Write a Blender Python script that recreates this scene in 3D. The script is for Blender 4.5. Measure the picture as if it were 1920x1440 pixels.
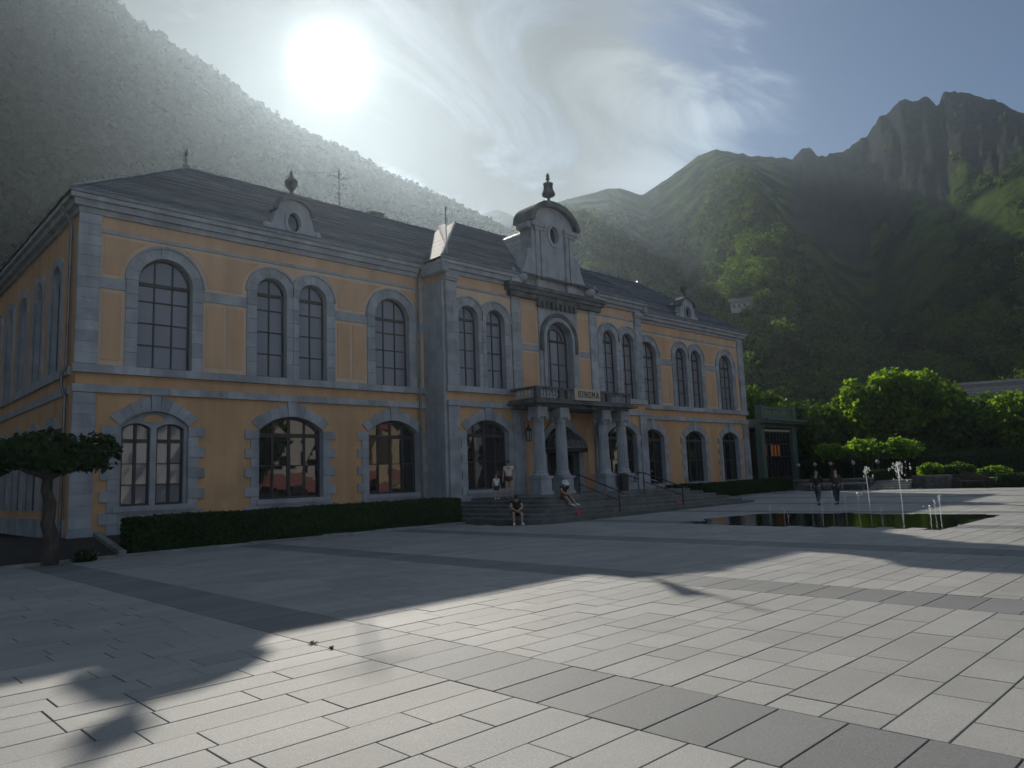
import bpy, bmesh, math, random
import numpy as np
from mathutils import Vector, Matrix, noise as mnoise
from mathutils.geometry import tessellate_polygon
random.seed(7); RNG = np.random.default_rng(7)
SC = bpy.context.scene; COL = SC.collection
for o in list(bpy.data.objects): bpy.data.objects.remove(o)
R = math.radians

# ------------------------------------------------------------------ camera
YAW, PITCH, ROLL = 0.766126, 0.129656, -0.0385218
_f = Vector((math.sin(YAW)*math.cos(PITCH), math.cos(YAW)*math.cos(PITCH), math.sin(PITCH)))
_r0 = Vector((math.cos(YAW), -math.sin(YAW), 0)); _u0 = _r0.cross(_f)
_rr = math.cos(ROLL)*_r0 + math.sin(ROLL)*_u0
_uu = -math.sin(ROLL)*_r0 + math.cos(ROLL)*_u0
cam = bpy.data.cameras.new('camera'); camo = bpy.data.objects.new('camera', cam); COL.objects.link(camo)
cam.sensor_width = 36; cam.lens = 36*1388.6/1920; cam.clip_start = 0.05; cam.clip_end = 9000
m = Matrix.Identity(4)
for i in range(3):
    m[i][0] = _rr[i]; m[i][1] = _uu[i]; m[i][2] = -_f[i]
m[0][3], m[1][3], m[2][3] = 0, 0, 1.9
camo.matrix_world = m; SC.camera = camo

# ------------------------------------------------------------------ light
SUN_AZ, SUN_EL = R(30.18), R(30.57)
SUND = Vector((math.sin(SUN_AZ)*math.cos(SUN_EL), math.cos(SUN_AZ)*math.cos(SUN_EL), math.sin(SUN_EL)))
sl = bpy.data.lights.new('sun', 'SUN'); sl.energy = 3.7; sl.angle = R(0.53); sl.color = (1.0, 0.94, 0.84)
so = bpy.data.objects.new('sun', sl); COL.objects.link(so)
so.rotation_euler = SUND.to_track_quat('Z', 'Y').to_euler(); so.location = (0, 0, 60)

W = bpy.data.worlds.new('World'); SC.world = W; W.use_nodes = True
wt = W.node_tree; wt.nodes.clear()
def wn(t, **k):
    n = wt.nodes.new(t)
    for a, b in k.items(): setattr(n, a, b)
    return n
def wl(a, b): wt.links.new(a, b)
def wmath(op, a, b=None, c=None, clamp=False):
    n = wn('ShaderNodeMath', operation=op); n.use_clamp = clamp
    for i, v in enumerate((a, b, c)):
        if v is None: continue
        if isinstance(v, (int, float)): n.inputs[i].default_value = v
        else: wl(v, n.inputs[i])
    return n.outputs[0]
def wramp(v, a, b, c=0.0, d=1.0, interp='SMOOTHSTEP'):
    n = wn('ShaderNodeMapRange', interpolation_type=interp); wl(v, n.inputs[0])
    for i, q in enumerate((a, b, c, d)): n.inputs[i+1].default_value = q
    return n.outputs[0]
sky = wn('ShaderNodeTexSky', sky_type='NISHITA'); sky.sun_disc = False
sky.sun_elevation = SUN_EL; sky.sun_rotation = SUN_AZ; sky.altitude = 900; sky.air_density = 1.0; sky.dust_density = 0.6; sky.ozone_density = 1.6
bg1 = wn('ShaderNodeBackground'); wl(sky.outputs[0], bg1.inputs[0]); bg1.inputs[1].default_value = 0.050
tc = wn('ShaderNodeTexCoord')
dirv = wn('ShaderNodeVectorMath', operation='NORMALIZE'); wl(tc.outputs['Generated'], dirv.inputs[0])
D = dirv.outputs[0]
def wdot(v):
    n = wn('ShaderNodeVectorMath', operation='DOT_PRODUCT'); wl(D, n.inputs[0]); n.inputs[1].default_value = v
    return n.outputs['Value']
def azel(a, e): a, e = R(a), R(e); return (math.sin(a)*math.cos(e), math.cos(a)*math.cos(e), math.sin(e))
# thin cirrus: coordinates on a flat layer high above (x/z, y/z), stretched
sep = wn('ShaderNodeSeparateXYZ'); wl(D, sep.inputs[0])
zz = wmath('MAXIMUM', wmath('ADD', sep.outputs[2], 0.10), 0.06)
cx = wmath('DIVIDE', sep.outputs[0], zz); cy = wmath('DIVIDE', sep.outputs[1], zz)
comb = wn('ShaderNodeCombineXYZ'); wl(cx, comb.inputs[0]); wl(cy, comb.inputs[1])
mp = wn('ShaderNodeMapping'); wl(comb.outputs[0], mp.inputs[0]); mp.inputs['Rotation'].default_value = (0, 0, R(38)); mp.inputs['Scale'].default_value = (0.85, 1.25, 1); mp.inputs['Location'].default_value = (3.1, 1.7, 0)
nz = wn('ShaderNodeTexNoise'); wl(mp.outputs[0], nz.inputs[0]); nz.inputs['Scale'].default_value = 1.5; nz.inputs['Detail'].default_value = 9; nz.inputs['Roughness'].default_value = 0.56; nz.inputs['Distortion'].default_value = 1.1
# thin cloud over most of the sky, an open blue gap away from the sun on the right
near = wramp(wdot(tuple(SUND)), 0.80, 0.99)
gap = wramp(wdot(azel(88, 30)), 0.85, 0.985)
puff = wmath('MULTIPLY', wramp(wdot(azel(58.2, 27.6)), 0.9830, 0.9996), wramp(nz.outputs['Fac'], 0.38, 0.62))
puff2 = wramp(wdot(azel(55.0, 32.0)), 0.984, 0.999)
cov = wmath('ADD', wmath('SUBTRACT', 0.25, wmath('MULTIPLY', gap, 0.52)), wmath('ADD', wmath('MULTIPLY', puff, 0.28), wmath('MULTIPLY', puff2, 0.10)))
nzc = wmath('ADD', wmath('MULTIPLY', wmath('SUBTRACT', nz.outputs['Fac'], 0.5), 2.0), 0.5)
cl = wramp(wmath('ADD', nzc, wmath('ADD', cov, wmath('MULTIPLY', near, 0.30))), 0.50, 1.10)
# brightness of the cloud
sd = wdot(tuple(SUND))
glow = wramp(sd, 0.86, 1.0, 0.0, 1.0)
ccol = wn('ShaderNodeMix', data_type='RGBA'); wl(glow, ccol.inputs[0]); ccol.inputs[6].default_value = (0.60, 0.72, 0.86, 1); ccol.inputs[7].default_value = (0.88, 0.94, 0.92, 1)
cstr = wmath('ADD', wmath('MULTIPLY', glow, -0.52), wmath('ADD', wmath('MULTIPLY', puff, 0.22), 0.50))
bg2 = wn('ShaderNodeBackground'); wl(ccol.outputs[2], bg2.inputs[0]); wl(cstr, bg2.inputs[1])
mixs = wn('ShaderNodeMixShader'); wl(wmath('MULTIPLY', cl, 0.95), mixs.inputs[0]); wl(bg1.outputs[0], mixs.inputs[1]); wl(bg2.outputs[0], mixs.inputs[2])
# the sun seen through the thin cloud: blinding core and aureole
ang = wmath('MULTIPLY', wmath('ARCCOSINE', wmath('MINIMUM', sd, 1.0)), 57.2958)
aur = wmath('EXPONENT', wmath('MULTIPLY', ang, -1.0/0.85)); aur2 = wmath('EXPONENT', wmath('MULTIPLY', ang, -1.0/5.0))
em = wmath('ADD', wmath('MULTIPLY', aur, 5.0), wmath('MULTIPLY', aur2, 0.10))
bg3 = wn('ShaderNodeBackground'); bg3.inputs[0].default_value = (0.97, 1.0, 0.97, 1); wl(em, bg3.inputs[1])
adds = wn('ShaderNodeAddShader'); wl(mixs.outputs[0], adds.inputs[0]); wl(bg3.outputs[0], adds.inputs[1])
wout = wn('ShaderNodeOutputWorld'); wl(adds.outputs[0], wout.inputs[0])
W.cycles.sampling_method = 'MANUAL'; W.cycles.sample_map_resolution = 2048

vs = SC.view_settings; vs.view_transform = 'Standard'; vs.look = 'None'; vs.gamma = 1; vs.use_curve_mapping = False
vs.exposure = 0.36
SC.cycles.volume_bounces = 0; SC.cycles.max_bounces = 6; SC.cycles.transparent_max_bounces = 12
SC.cycles.use_denoising = True; SC.cycles.sample_clamp_indirect = 6
# ------------------------------------------------------------------ materials
def newmat(name):
    mt = bpy.data.materials.new(name); mt.use_nodes = True
    nt = mt.node_tree; b = nt.nodes['Principled BSDF']
    return mt, nt, b
def nn(nt, t, **k):
    n = nt.nodes.new(t)
    for a, v in k.items(): setattr(n, a, v)
    return n
def c4(c): return (c[0], c[1], c[2], 1)
def surf(name, c1, c2=None, scale=3.0, rough=0.8, bump=0.0, bscale=None, c3=None, metal=0.0, spec=None, attr=None, detail=6.0, stretch=None, attr_amt=0.3, lo=0.35, hi=0.65, dirt=None, spots=0):
    """Noise-mottled procedural material: c1..c2 mottle, c3 small flecks or stains, attr a per-piece tint."""
    mt, nt, b = newmat(name); L = nt.links.new
    b.inputs['Roughness'].default_value = rough; b.inputs['Metallic'].default_value = metal
    if spec is not None: b.inputs['Specular IOR Level'].default_value = spec
    g = nn(nt, 'ShaderNodeNewGeometry'); pos = g.outputs['Position']
    if stretch:
        mpn = nn(nt, 'ShaderNodeMapping'); L(pos, mpn.inputs[0]); mpn.inputs['Scale'].default_value = stretch; pos = mpn.outputs[0]
    n1 = nn(nt, 'ShaderNodeTexNoise'); L(pos, n1.inputs[0]); n1.inputs['Scale'].default_value = scale; n1.inputs['Detail'].default_value = detail
    r = nn(nt, 'ShaderNodeMapRange'); L(n1.outputs['Fac'], r.inputs[0]); r.inputs[1].default_value = lo; r.inputs[2].default_value = hi
    mx = nn(nt, 'ShaderNodeMix', data_type='RGBA'); L(r.outputs[0], mx.inputs[0])
    mx.inputs[6].default_value = c4(c1); mx.inputs[7].default_value = c4(c2 or c1); out = mx.outputs[2]
    if c3:
        n2 = nn(nt, 'ShaderNodeTexNoise'); L(g.outputs['Position'], n2.inputs[0]); n2.inputs['Scale'].default_value = c3[1]; n2.inputs['Detail'].default_value = 3
        r2 = nn(nt, 'ShaderNodeMapRange'); L(n2.outputs['Fac'], r2.inputs[0]); r2.inputs[1].default_value = c3[2]; r2.inputs[2].default_value = c3[3]; r2.inputs[4].default_value = c3[4] if len(c3) > 4 else 1.0
        m2 = nn(nt, 'ShaderNodeMix', data_type='RGBA'); L(r2.outputs[0], m2.inputs[0]); L(out, m2.inputs[6]); m2.inputs[7].default_value = c4(c3[0]); out = m2.outputs[2]
    if attr:
        a = nn(nt, 'ShaderNodeAttribute', attribute_name=attr)
        r3 = nn(nt, 'ShaderNodeMapRange'); L(a.outputs['Fac'], r3.inputs[0]); r3.inputs[3].default_value = 1-attr_amt; r3.inputs[4].default_value = 1+attr_amt
        m3 = nn(nt, 'ShaderNodeVectorMath', operation='SCALE'); L(out, m3.inputs[0]); L(r3.outputs[0], m3.inputs['Scale']); out = m3.outputs[0]
    if dirt:      # broad grime, stretched as given, between two multipliers
        mpd = nn(nt, 'ShaderNodeMapping'); L(g.outputs['Position'], mpd.inputs[0]); mpd.inputs['Scale'].default_value = dirt[0]
        nd = nn(nt, 'ShaderNodeTexNoise'); L(mpd.outputs[0], nd.inputs[0]); nd.inputs['Scale'].default_value = 1.0; nd.inputs['Detail'].default_value = 7; nd.inputs['Roughness'].default_value = .62
        rd = nn(nt, 'ShaderNodeMapRange'); L(nd.outputs['Fac'], rd.inputs[0]); rd.inputs[1].default_value = .32; rd.inputs[2].default_value = .68; rd.inputs[3].default_value = dirt[1]; rd.inputs[4].default_value = dirt[2]
        md = nn(nt, 'ShaderNodeVectorMath', operation='SCALE'); L(out, md.inputs[0]); L(rd.outputs[0], md.inputs['Scale']); out = md.outputs[0]
    if spots:     # stray dark blots (gum, oil)
        vo = nn(nt, 'ShaderNodeTexVoronoi'); L(g.outputs['Position'], vo.inputs[0]); vo.inputs['Scale'].default_value = spots
        rs_ = nn(nt, 'ShaderNodeMapRange'); L(vo.outputs['Distance'], rs_.inputs[0]); rs_.inputs[1].default_value = .020; rs_.inputs[2].default_value = .034; rs_.inputs[3].default_value = .62; rs_.inputs[4].default_value = 1.0
        ms = nn(nt, 'ShaderNodeVectorMath', operation='SCALE'); L(out, ms.inputs[0]); L(rs_.outputs[0], ms.inputs['Scale']); out = ms.outputs[0]
    L(out, b.inputs['Base Color'])
    if bump:
        n3 = nn(nt, 'ShaderNodeTexNoise'); L(g.outputs['Position'], n3.inputs[0]); n3.inputs['Scale'].default_value = bscale or scale*6; n3.inputs['Detail'].default_value = 5
        bp = nn(nt, 'ShaderNodeBump'); bp.inputs['Strength'].default_value = bump; bp.inputs['Distance'].default_value = 0.02
        L(n3.outputs['Fac'], bp.inputs['Height']); L(bp.outputs[0], b.inputs['Normal'])
    return mt
def leafmat(name, c1, c2, trans=0.45, ct=None, gloss=.015):
    mt, nt, b = newmat(name); L = nt.links.new
    nt.nodes.remove(b); out = nt.nodes['Material Output']
    a = nn(nt, 'ShaderNodeAttribute', attribute_name='tint')
    g = nn(nt, 'ShaderNodeNewGeometry'); n1 = nn(nt, 'ShaderNodeTexNoise'); L(g.outputs['Position'], n1.inputs[0]); n1.inputs['Scale'].default_value = 0.5
    ad = nn(nt, 'ShaderNodeMath', operation='ADD'); L(a.outputs['Fac'], ad.inputs[0]); L(n1.outputs['Fac'], ad.inputs[1])
    r = nn(nt, 'ShaderNodeMapRange'); L(ad.outputs[0], r.inputs[0]); r.inputs[1].default_value = 0.45; r.inputs[2].default_value = 1.5
    mx = nn(nt, 'ShaderNodeMix', data_type='RGBA'); L(r.outputs[0], mx.inputs[0]); mx.inputs[6].default_value = c4(c1); mx.inputs[7].default_value = c4(c2)
    d = nn(nt, 'ShaderNodeBsdfDiffuse'); L(mx.outputs[2], d.inputs[0])
    t = nn(nt, 'ShaderNodeBsdfTranslucent'); 
    m2 = nn(nt, 'ShaderNodeMix', data_type='RGBA', blend_type='MULTIPLY'); m2.inputs[0].default_value = 1; L(mx.outputs[2], m2.inputs[6]); m2.inputs[7].default_value = c4(ct or (1.9, 1.9, 0.8)); L(m2.outputs[2], t.inputs[0])
    s = nn(nt, 'ShaderNodeMixShader'); s.inputs[0].default_value = trans; L(d.outputs[0], s.inputs[1]); L(t.outputs[0], s.inputs[2])
    gl = nn(nt, 'ShaderNodeBsdfGlossy'); gl.inputs['Roughness'].default_value = 0.45; gl.inputs[0].default_value = (.9, .9, .9, 1)
    s2 = nn(nt, 'ShaderNodeMixShader'); s2.inputs[0].default_value = gloss; L(s.outputs[0], s2.inputs[1]); L(gl.outputs[0], s2.inputs[2])
    L(s2.outputs[0], out.inputs[0]); return mt
def glassmat(name, base, rough=0.03, ior=1.9, wav=0.0):
    mt, nt, b = newmat(name); L = nt.links.new
    b.inputs['Base Color'].default_value = c4(base); b.inputs['Roughness'].default_value = rough; b.inputs['IOR'].default_value = ior
    if wav:
        g = nn(nt, 'ShaderNodeNewGeometry'); n1 = nn(nt, 'ShaderNodeTexNoise'); L(g.outputs['Position'], n1.inputs[0]); n1.inputs['Scale'].default_value = 1.1; n1.inputs['Detail'].default_value = 1
        bp = nn(nt, 'ShaderNodeBump'); bp.inputs['Strength'].default_value = wav; bp.inputs['Distance'].default_value = 0.05; L(n1.outputs['Fac'], bp.inputs['Height']); L(bp.outputs[0], b.inputs['Normal'])
    return mt

M = {}
M['stone'] = surf('limestone', (.42, .435, .46), (.33, .345, .37), 1.6, .85, .25, 14, c3=((.13, .14, .145), 1.1, .60, .80, .5), attr='tint', attr_amt=.14, dirt=((1.6, 1.6, .35), .76, 1.08))
M['stone_dark'] = surf('weathered_limestone', (.16, .165, .165), (.075, .08, .082), 1.2, .9, .35, 12, c3=((.03, .035, .035), 2.2, .52, .72, .8), attr='tint', attr_amt=.12)
M['ochre'] = surf('ochre_stucco', (.66, .40, .215), (.58, .345, .18), .5, .92, .12, 30, c3=((.36, .23, .12), .8, .62, .85, .5), dirt=((1.3, 1.3, .16), .84, 1.06))
M['cream'] = surf('pale_ochre_stucco', (.71, .53, .37), (.64, .47, .32), .6, .92, .12, 30, dirt=((1.5, 1.5, .2), .86, 1.05))
M['panelc'] = surf('ochre_panel_stucco', (.67, .43, .26), (.60, .38, .225), .7, .92, .12, 30, dirt=((1.5, 1.5, .2), .86, 1.05))
M['slate'] = surf('roof_slate', (.12, .125, .14), (.065, .07, .08), 2.5, .72, .2, 9, attr='tint', attr_amt=.35, spec=.18, stretch=(.4, .4, 2))
M['lead'] = surf('zinc_flashing', (.22, .23, .25), (.14, .15, .16), 2, .4, .05, metal=.6)
M['frame'] = surf('dark_window_paint', (.045, .035, .037), (.03, .025, .027), 4, .5)
M['glass'] = glassmat('window_glass', (.014, .016, .018), .02, 1.75, .02)
M['blind'] = glassmat('glass_over_blind', (.22, .22, .245), .08, 1.6, .01)
M['iron'] = surf('black_iron', (.02, .022, .024), (.035, .035, .035), 8, .45)
M['steel'] = surf('brushed_rail', (.45, .46, .47), (.36, .37, .38), 5, .32, metal=.9)
M['slab'] = surf('granite_slab', (.325, .318, .297), (.262, .257, .243), 60, .72, .35, 120, c3=((.62, .61, .58), 95, .62, .72, .8), attr='tint', attr_amt=.09, detail=4, dirt=((.55, .55, .55), .86, 1.07), spots=1.5)
M['slab_dark'] = surf('dark_granite_slab', (.185, .188, .185), (.14, .143, .143), 60, .7, .35, 120, c3=((.42, .42, .41), 95, .64, .73, .7), attr='tint', attr_amt=.10, detail=4, dirt=((.6, .6, .6), .88, 1.08), spots=1.5)
M['joint'] = surf('joint_sand', (.035, .033, .03), (.02, .019, .018), 12, .95)
M['soil'] = surf('bed_soil', (.035, .028, .022), (.02, .017, .014), 5, .95, .6, 14)
M['ground'] = surf('valley_ground', (.05, .06, .035), (.07, .065, .045), .2, .95)
M['step'] = surf('step_stone', (.15, .155, .15), (.10, .107, .105), 2.0, .8, .2, 20, c3=((.05, .06, .05), 1.2, .55, .8, .7), attr='tint', attr_amt=.14, dirt=((1.2, 1.2, 3), .75, 1.15))
M['kerb'] = surf('kerb_stone', (.27, .265, .25), (.18, .18, .175), 4, .85, .3, 25, attr='tint', attr_amt=.2)
M['bark'] = surf('bark', (.10, .08, .06), (.05, .042, .035), 5, .95, .7, 12, stretch=(2, 2, .5))
M['hedge'] = leafmat('hedge_leaf', (.012, .030, .010), (.035, .075, .018), .3)
M['leafA'] = leafmat('lime_leaf', (.050, .105, .012), (.17, .27, .026), .6)
M['leafB'] = leafmat('maple_leaf', (.028, .065, .014), (.070, .125, .022), .45)
M['leafD'] = leafmat('plane_leaf', (.014, .035, .012), (.035, .070, .02), .35)
M['forestleaf'] = leafmat('forest_leaf', (.020, .042, .012), (.105, .155, .030), .52, None, .004)
M['farleaf'] = leafmat('far_forest_leaf', (.016, .032, .012), (.075, .110, .030), .40, None, 0)
M['darkleaf'] = leafmat('shaded_forest_leaf', (.010, .019, .011), (.020, .034, .016), .1, None, 0)  # leaf copy darkened: shade of the slope turned from the sun, in colour
M['skin'] = surf('skin', (.48, .29, .20), (.42, .25, .17), 8, .6)
M['white'] = surf('white_cloth', (.74, .74, .73), (.66, .66, .66), 9, .8)
M['creamc'] = surf('cream_cloth', (.70, .60, .48), (.62, .53, .42), 9, .85)
M['darkred'] = surf('maroon_cloth', (.09, .022, .016), (.06, .015, .012), 9, .85)
M['black'] = surf('black_cloth', (.016, .017, .02), (.024, .025, .028), 9, .85)
M['navy'] = surf('navy_cloth', (.025, .035, .055), (.035, .045, .07), 9, .85)
M['khaki'] = surf('khaki_cloth', (.17, .115, .065), (.13, .09, .05), 9, .85)
M['greygreen'] = surf('olive_cloth', (.05, .052, .04), (.035, .038, .03), 9, .85)
M['red'] = surf('red_plastic', (.62, .05, .05), (.5, .04, .04), 5, .45)
M['hair'] = surf('brown_hair', (.03, .02, .014), (.05, .032, .02), 14, .6)
M['teal'] = surf('teal_plastic', (.02, .25, .20), (.02, .2, .16), 5, .4)
M['paint_green'] = surf('grey_green_paint', (.115, .155, .13), (.085, .12, .10), 3, .55)
M['paper'] = surf('sign_board', (.52, .47, .36), (.46, .41, .31), 3, .7)
M['ink'] = surf('sign_lettering', (.02, .018, .016), (.03, .026, .022), 6, .6)

# ------------------------------------------------------------------ mesh helpers
class MB:
    def __init__(s): s.v = []; s.f = []; s.mi = []; s.t = []; s.cur = 0; s.tint = .5
    def add(s, vs, fs):
        b = len(s.v); s.v += [tuple(q) for q in vs]
        for f in fs: s.f.append(tuple(b+i for i in f)); s.mi.append(s.cur); s.t.append(s.tint)
        return s
    def box(s, x0, x1, y0, y1, z0, z1):
        return s.add([(x0,y0,z0),(x1,y0,z0),(x1,y1,z0),(x0,y1,z0),(x0,y0,z1),(x1,y0,z1),(x1,y1,z1),(x0,y1,z1)],
                     [(0,3,2,1),(4,5,6,7),(0,1,5,4),(1,2,6,5),(2,3,7,6),(3,0,4,7)])
    def cbox(s, x0, x1, y0, y1, z0, z1, c):
        """box whose top edges are chamfered by c"""
        return s.add([(x0,y0,z0),(x1,y0,z0),(x1,y1,z0),(x0,y1,z0),(x0,y0,z1-c),(x1,y0,z1-c),(x1,y1,z1-c),(x0,y1,z1-c),
                      (x0+c,y0+c,z1),(x1-c,y0+c,z1),(x1-c,y1-c,z1),(x0+c,y1-c,z1)],
                     [(0,1,5,4),(1,2,6,5),(2,3,7,6),(3,0,4,7),(4,5,9,8),(5,6,10,9),(6,7,11,10),(7,4,8,11),(8,9,10,11)])
    def prism(s, poly, y0, y1, back=False):
        """polygon in x,z pushed from y0 (front, smaller y) to y1"""
        n = len(poly); vs = [(x, y0, z) for x, z in poly] + [(x, y1, z) for x, z in poly]
        fs = [(i, (i+1) % n, (i+1) % n + n, i+n) for i in range(n)]
        tri = tessellate_polygon([[Vector((x, z, 0)) for x, z in poly]])
        fs += [tuple(t) for t in tri]
        if back: fs += [tuple(i+n for i in t[::-1]) for t in tri]
        return s.add(vs, fs)
    def sheet(s, outer, holes, y):
        loops = [[Vector((x, z, 0)) for x, z in outer]] + [[Vector((x, z, 0)) for x, z in h] for h in holes]
        flat = [p for l in loops for p in l]
        return s.add([(p.x, y, p.y) for p in flat], [tuple(t) for t in tessellate_polygon(loops)])
    def strip(s, poly, y0, y1, closed=True):
        n = len(poly); vs = [(x, y0, z) for x, z in poly] + [(x, y1, z) for x, z in poly]
        return s.add(vs, [(i, (i+1) % n, (i+1) % n + n, i+n) for i in range(n if closed else n-1)])
    def ring(s, inner, outer, y0, y1, closed=False):
        """flat moulding between two matching outlines, from front y0 to back y1"""
        n = len(inner); m_ = n if closed else n-1
        vs = [(x, y0, z) for x, z in inner]+[(x, y0, z) for x, z in outer]+[(x, y1, z) for x, z in inner]+[(x, y1, z) for x, z in outer]
        fs = []
        for i in range(m_):
            j = (i+1) % n
            fs += [(i, j, n+j, n+i), (i, 2*n+i, 2*n+j, j), (n+i, n+j, 3*n+j, 3*n+i)]
        if not closed: fs += [(0, n, 3*n, 2*n), (n-1, 3*n-1, 4*n-1, 2*n-1)]
        return s.add(vs, fs)
    def lathe(s, prof, cx, cy, n=16, cz=0, sx=1, sy=1):
        vs = []; fs = []
        for r, z in prof:
            for k in range(n):
                a = 2*math.pi*k/n; vs.append((cx+r*sx*math.cos(a), cy+r*sy*math.sin(a), cz+z))
        for i in range(len(prof)-1):
            for k in range(n):
                k2 = (k+1) % n; fs.append((i*n+k, i*n+k2, (i+1)*n+k2, (i+1)*n+k))
        fs.append(tuple(range(n))[::-1]); fs.append(tuple((len(prof)-1)*n+k for k in range(n)))
        return s.add(vs, fs)
    def tube(s, pts, r, n=8, r1=None):
        pts = [Vector(p) for p in pts]; rs = [r + ((r1 if r1 is not None else r)-r)*i/max(1, len(pts)-1) for i in range(len(pts))]
        vs = []; fs = []
        for i, p in enumerate(pts):
            d = (pts[min(i+1, len(pts)-1)]-pts[max(i-1, 0)]).normalized()
            a = d.orthogonal().normalized() if abs(d.z) > .95 else d.cross(Vector((0, 0, 1))).normalized()
            b = d.cross(a)
            for k in range(n):
                t = 2*math.pi*k/n; vs.append(p+(a*math.cos(t)+b*math.sin(t))*rs[i])
        for i in range(len(pts)-1):
            for k in range(n):
                k2 = (k+1) % n; fs.append((i*n+k, i*n+k2, (i+1)*n+k2, (i+1)*n+k))
        fs.append(tuple(range(n))[::-1]); fs.append(tuple((len(pts)-1)*n+k for k in range(n)))
        return s.add(vs, fs)
    def ball(s, c, r, n=10, m_=7, sc=(1, 1, 1)):
        prof = [(max(r*math.sin(math.pi*i/m_), 1e-4), -r*math.cos(math.pi*i/m_)) for i in range(m_+1)]
        b = len(s.v); s.lathe(prof, 0, 0, n)
        for i in range(b, len(s.v)):
            x, y, z = s.v[i]; s.v[i] = (c[0]+x*sc[0], c[1]+y*sc[1], c[2]+z*sc[2])
        return s
    def build(s, name, mats, parent=None, tf=None, smooth=False, loc=None):
        me = bpy.data.meshes.new(name)
        v = [tf(p) for p in s.v] if tf else s.v
        me.from_pydata(v, [], s.f); me.validate()
        if not isinstance(mats, (list, tuple)): mats = [mats]
        for q in mats: me.materials.append(q)
        if len(mats) > 1 and len(me.polygons) == len(s.mi): me.polygons.foreach_set('material_index', s.mi)
        if len(me.polygons) == len(s.t):
            a = me.attributes.new('tint', 'FLOAT', 'FACE'); a.data.foreach_set('value', s.t)
        if smooth: me.polygons.foreach_set('use_smooth', [True]*len(me.polygons))
        bm = bmesh.new(); bm.from_mesh(me); bmesh.ops.recalc_face_normals(bm, faces=bm.faces); bm.to_mesh(me); bm.free()
        return link(name, me, parent, loc)
ROOTLOC = {}
def link(name, me, parent=None, loc=None):
    o = bpy.data.objects.new(name, me); COL.objects.link(o)
    if parent is not None:
        o.parent = parent
        if parent.name in ROOTLOC: o.location = -ROOTLOC[parent.name]     # vertices are in world space
    if loc is not None: o.location = loc
    return o
def tag(o, label=None, cat=None, group=None, kind=None):
    if label: o['label'] = label
    if cat: o['category'] = cat
    if group: o['group'] = group
    if kind: o['kind'] = kind
    return o
def empty(name, loc, label=None, cat=None, group=None, kind=None, world=True):
    o = bpy.data.objects.new(name, None); COL.objects.link(o); o.location = loc; o.empty_display_size = .3
    if world: ROOTLOC[o.name] = Vector(loc)
    return tag(o, label, cat, group, kind)
def npmesh(name, verts, faces, mt, tint=None, parent=None, smooth=False, loc=None):
    me = bpy.data.meshes.new(name); verts = np.asarray(verts, np.float32); faces = np.asarray(faces, np.int32); k = faces.shape[1]
    me.vertices.add(len(verts)); me.vertices.foreach_set('co', verts.ravel())
    me.loops.add(faces.size); me.loops.foreach_set('vertex_index', faces.ravel())
    me.polygons.add(len(faces)); me.polygons.foreach_set('loop_start', np.arange(0, faces.size, k, dtype=np.int32))
    if smooth: me.polygons.foreach_set('use_smooth', np.ones(len(faces), bool))
    me.materials.append(mt)
    if tint is not None:
        a = me.attributes.new('tint', 'FLOAT', 'FACE'); a.data.foreach_set('value', np.asarray(tint, np.float32))
    me.update(calc_edges=True)
    return link(name, me, parent, loc)
BT_ = 0.0075
def gz(x): return BT_*x            # the square rises gently to the right
def arch(cx, w, z0, zs, rise, n=14):
    """outline from lower left, up, over the arch, down to lower right"""
    p = [(cx-w/2, z0), (cx-w/2, zs)]
    if rise >= w/2-1e-6: r = w/2; a0 = 0.0; zc = zs
    else: r = (w*w/4+rise*rise)/(2*rise); zc = zs+rise-r; a0 = math.asin((zs-zc)/r)
    for i in range(1, n): 
        a = math.pi-a0-(math.pi-2*a0)*i/n; p.append((cx+r*math.cos(a), zc+r*math.sin(a)))
    return p+[(cx+w/2, zs), (cx+w/2, z0)]
def arch_geo(w, rise, zs):
    if rise >= w/2-1e-6: return w/2, zs, 0.0
    r = (w*w/4+rise*rise)/(2*rise); zc = zs+rise-r; return r, zc, math.asin((zs-zc)/r)
# numpy value noise
def vnoise(x, y, seed=0):
    xi = np.floor(x).astype(np.int64); yi = np.floor(y).astype(np.int64); fx = x-xi; fy = y-yi
    fx = fx*fx*(3-2*fx); fy = fy*fy*(3-2*fy)
    def h(a, b):
        n_ = (a*374761393+b*668265263+seed*974711) & 0x7fffffff; n_ = ((n_ ^ (n_ >> 13))*1274126177) & 0x7fffffff
        return ((n_ ^ (n_ >> 16)) & 0xffff)/65535.0
    return (h(xi, yi)*(1-fx)+h(xi+1, yi)*fx)*(1-fy)+(h(xi, yi+1)*(1-fx)+h(xi+1, yi+1)*fx)*fy
def fbm(x, y, seed=0, oct=4, gain=.5):
    s = 0; a = 1; t = 0
    for i in range(oct): s = s+a*(vnoise(x*2**i, y*2**i, seed+i)-.5)*2; t += a; a *= gain
    return s/t
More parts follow.
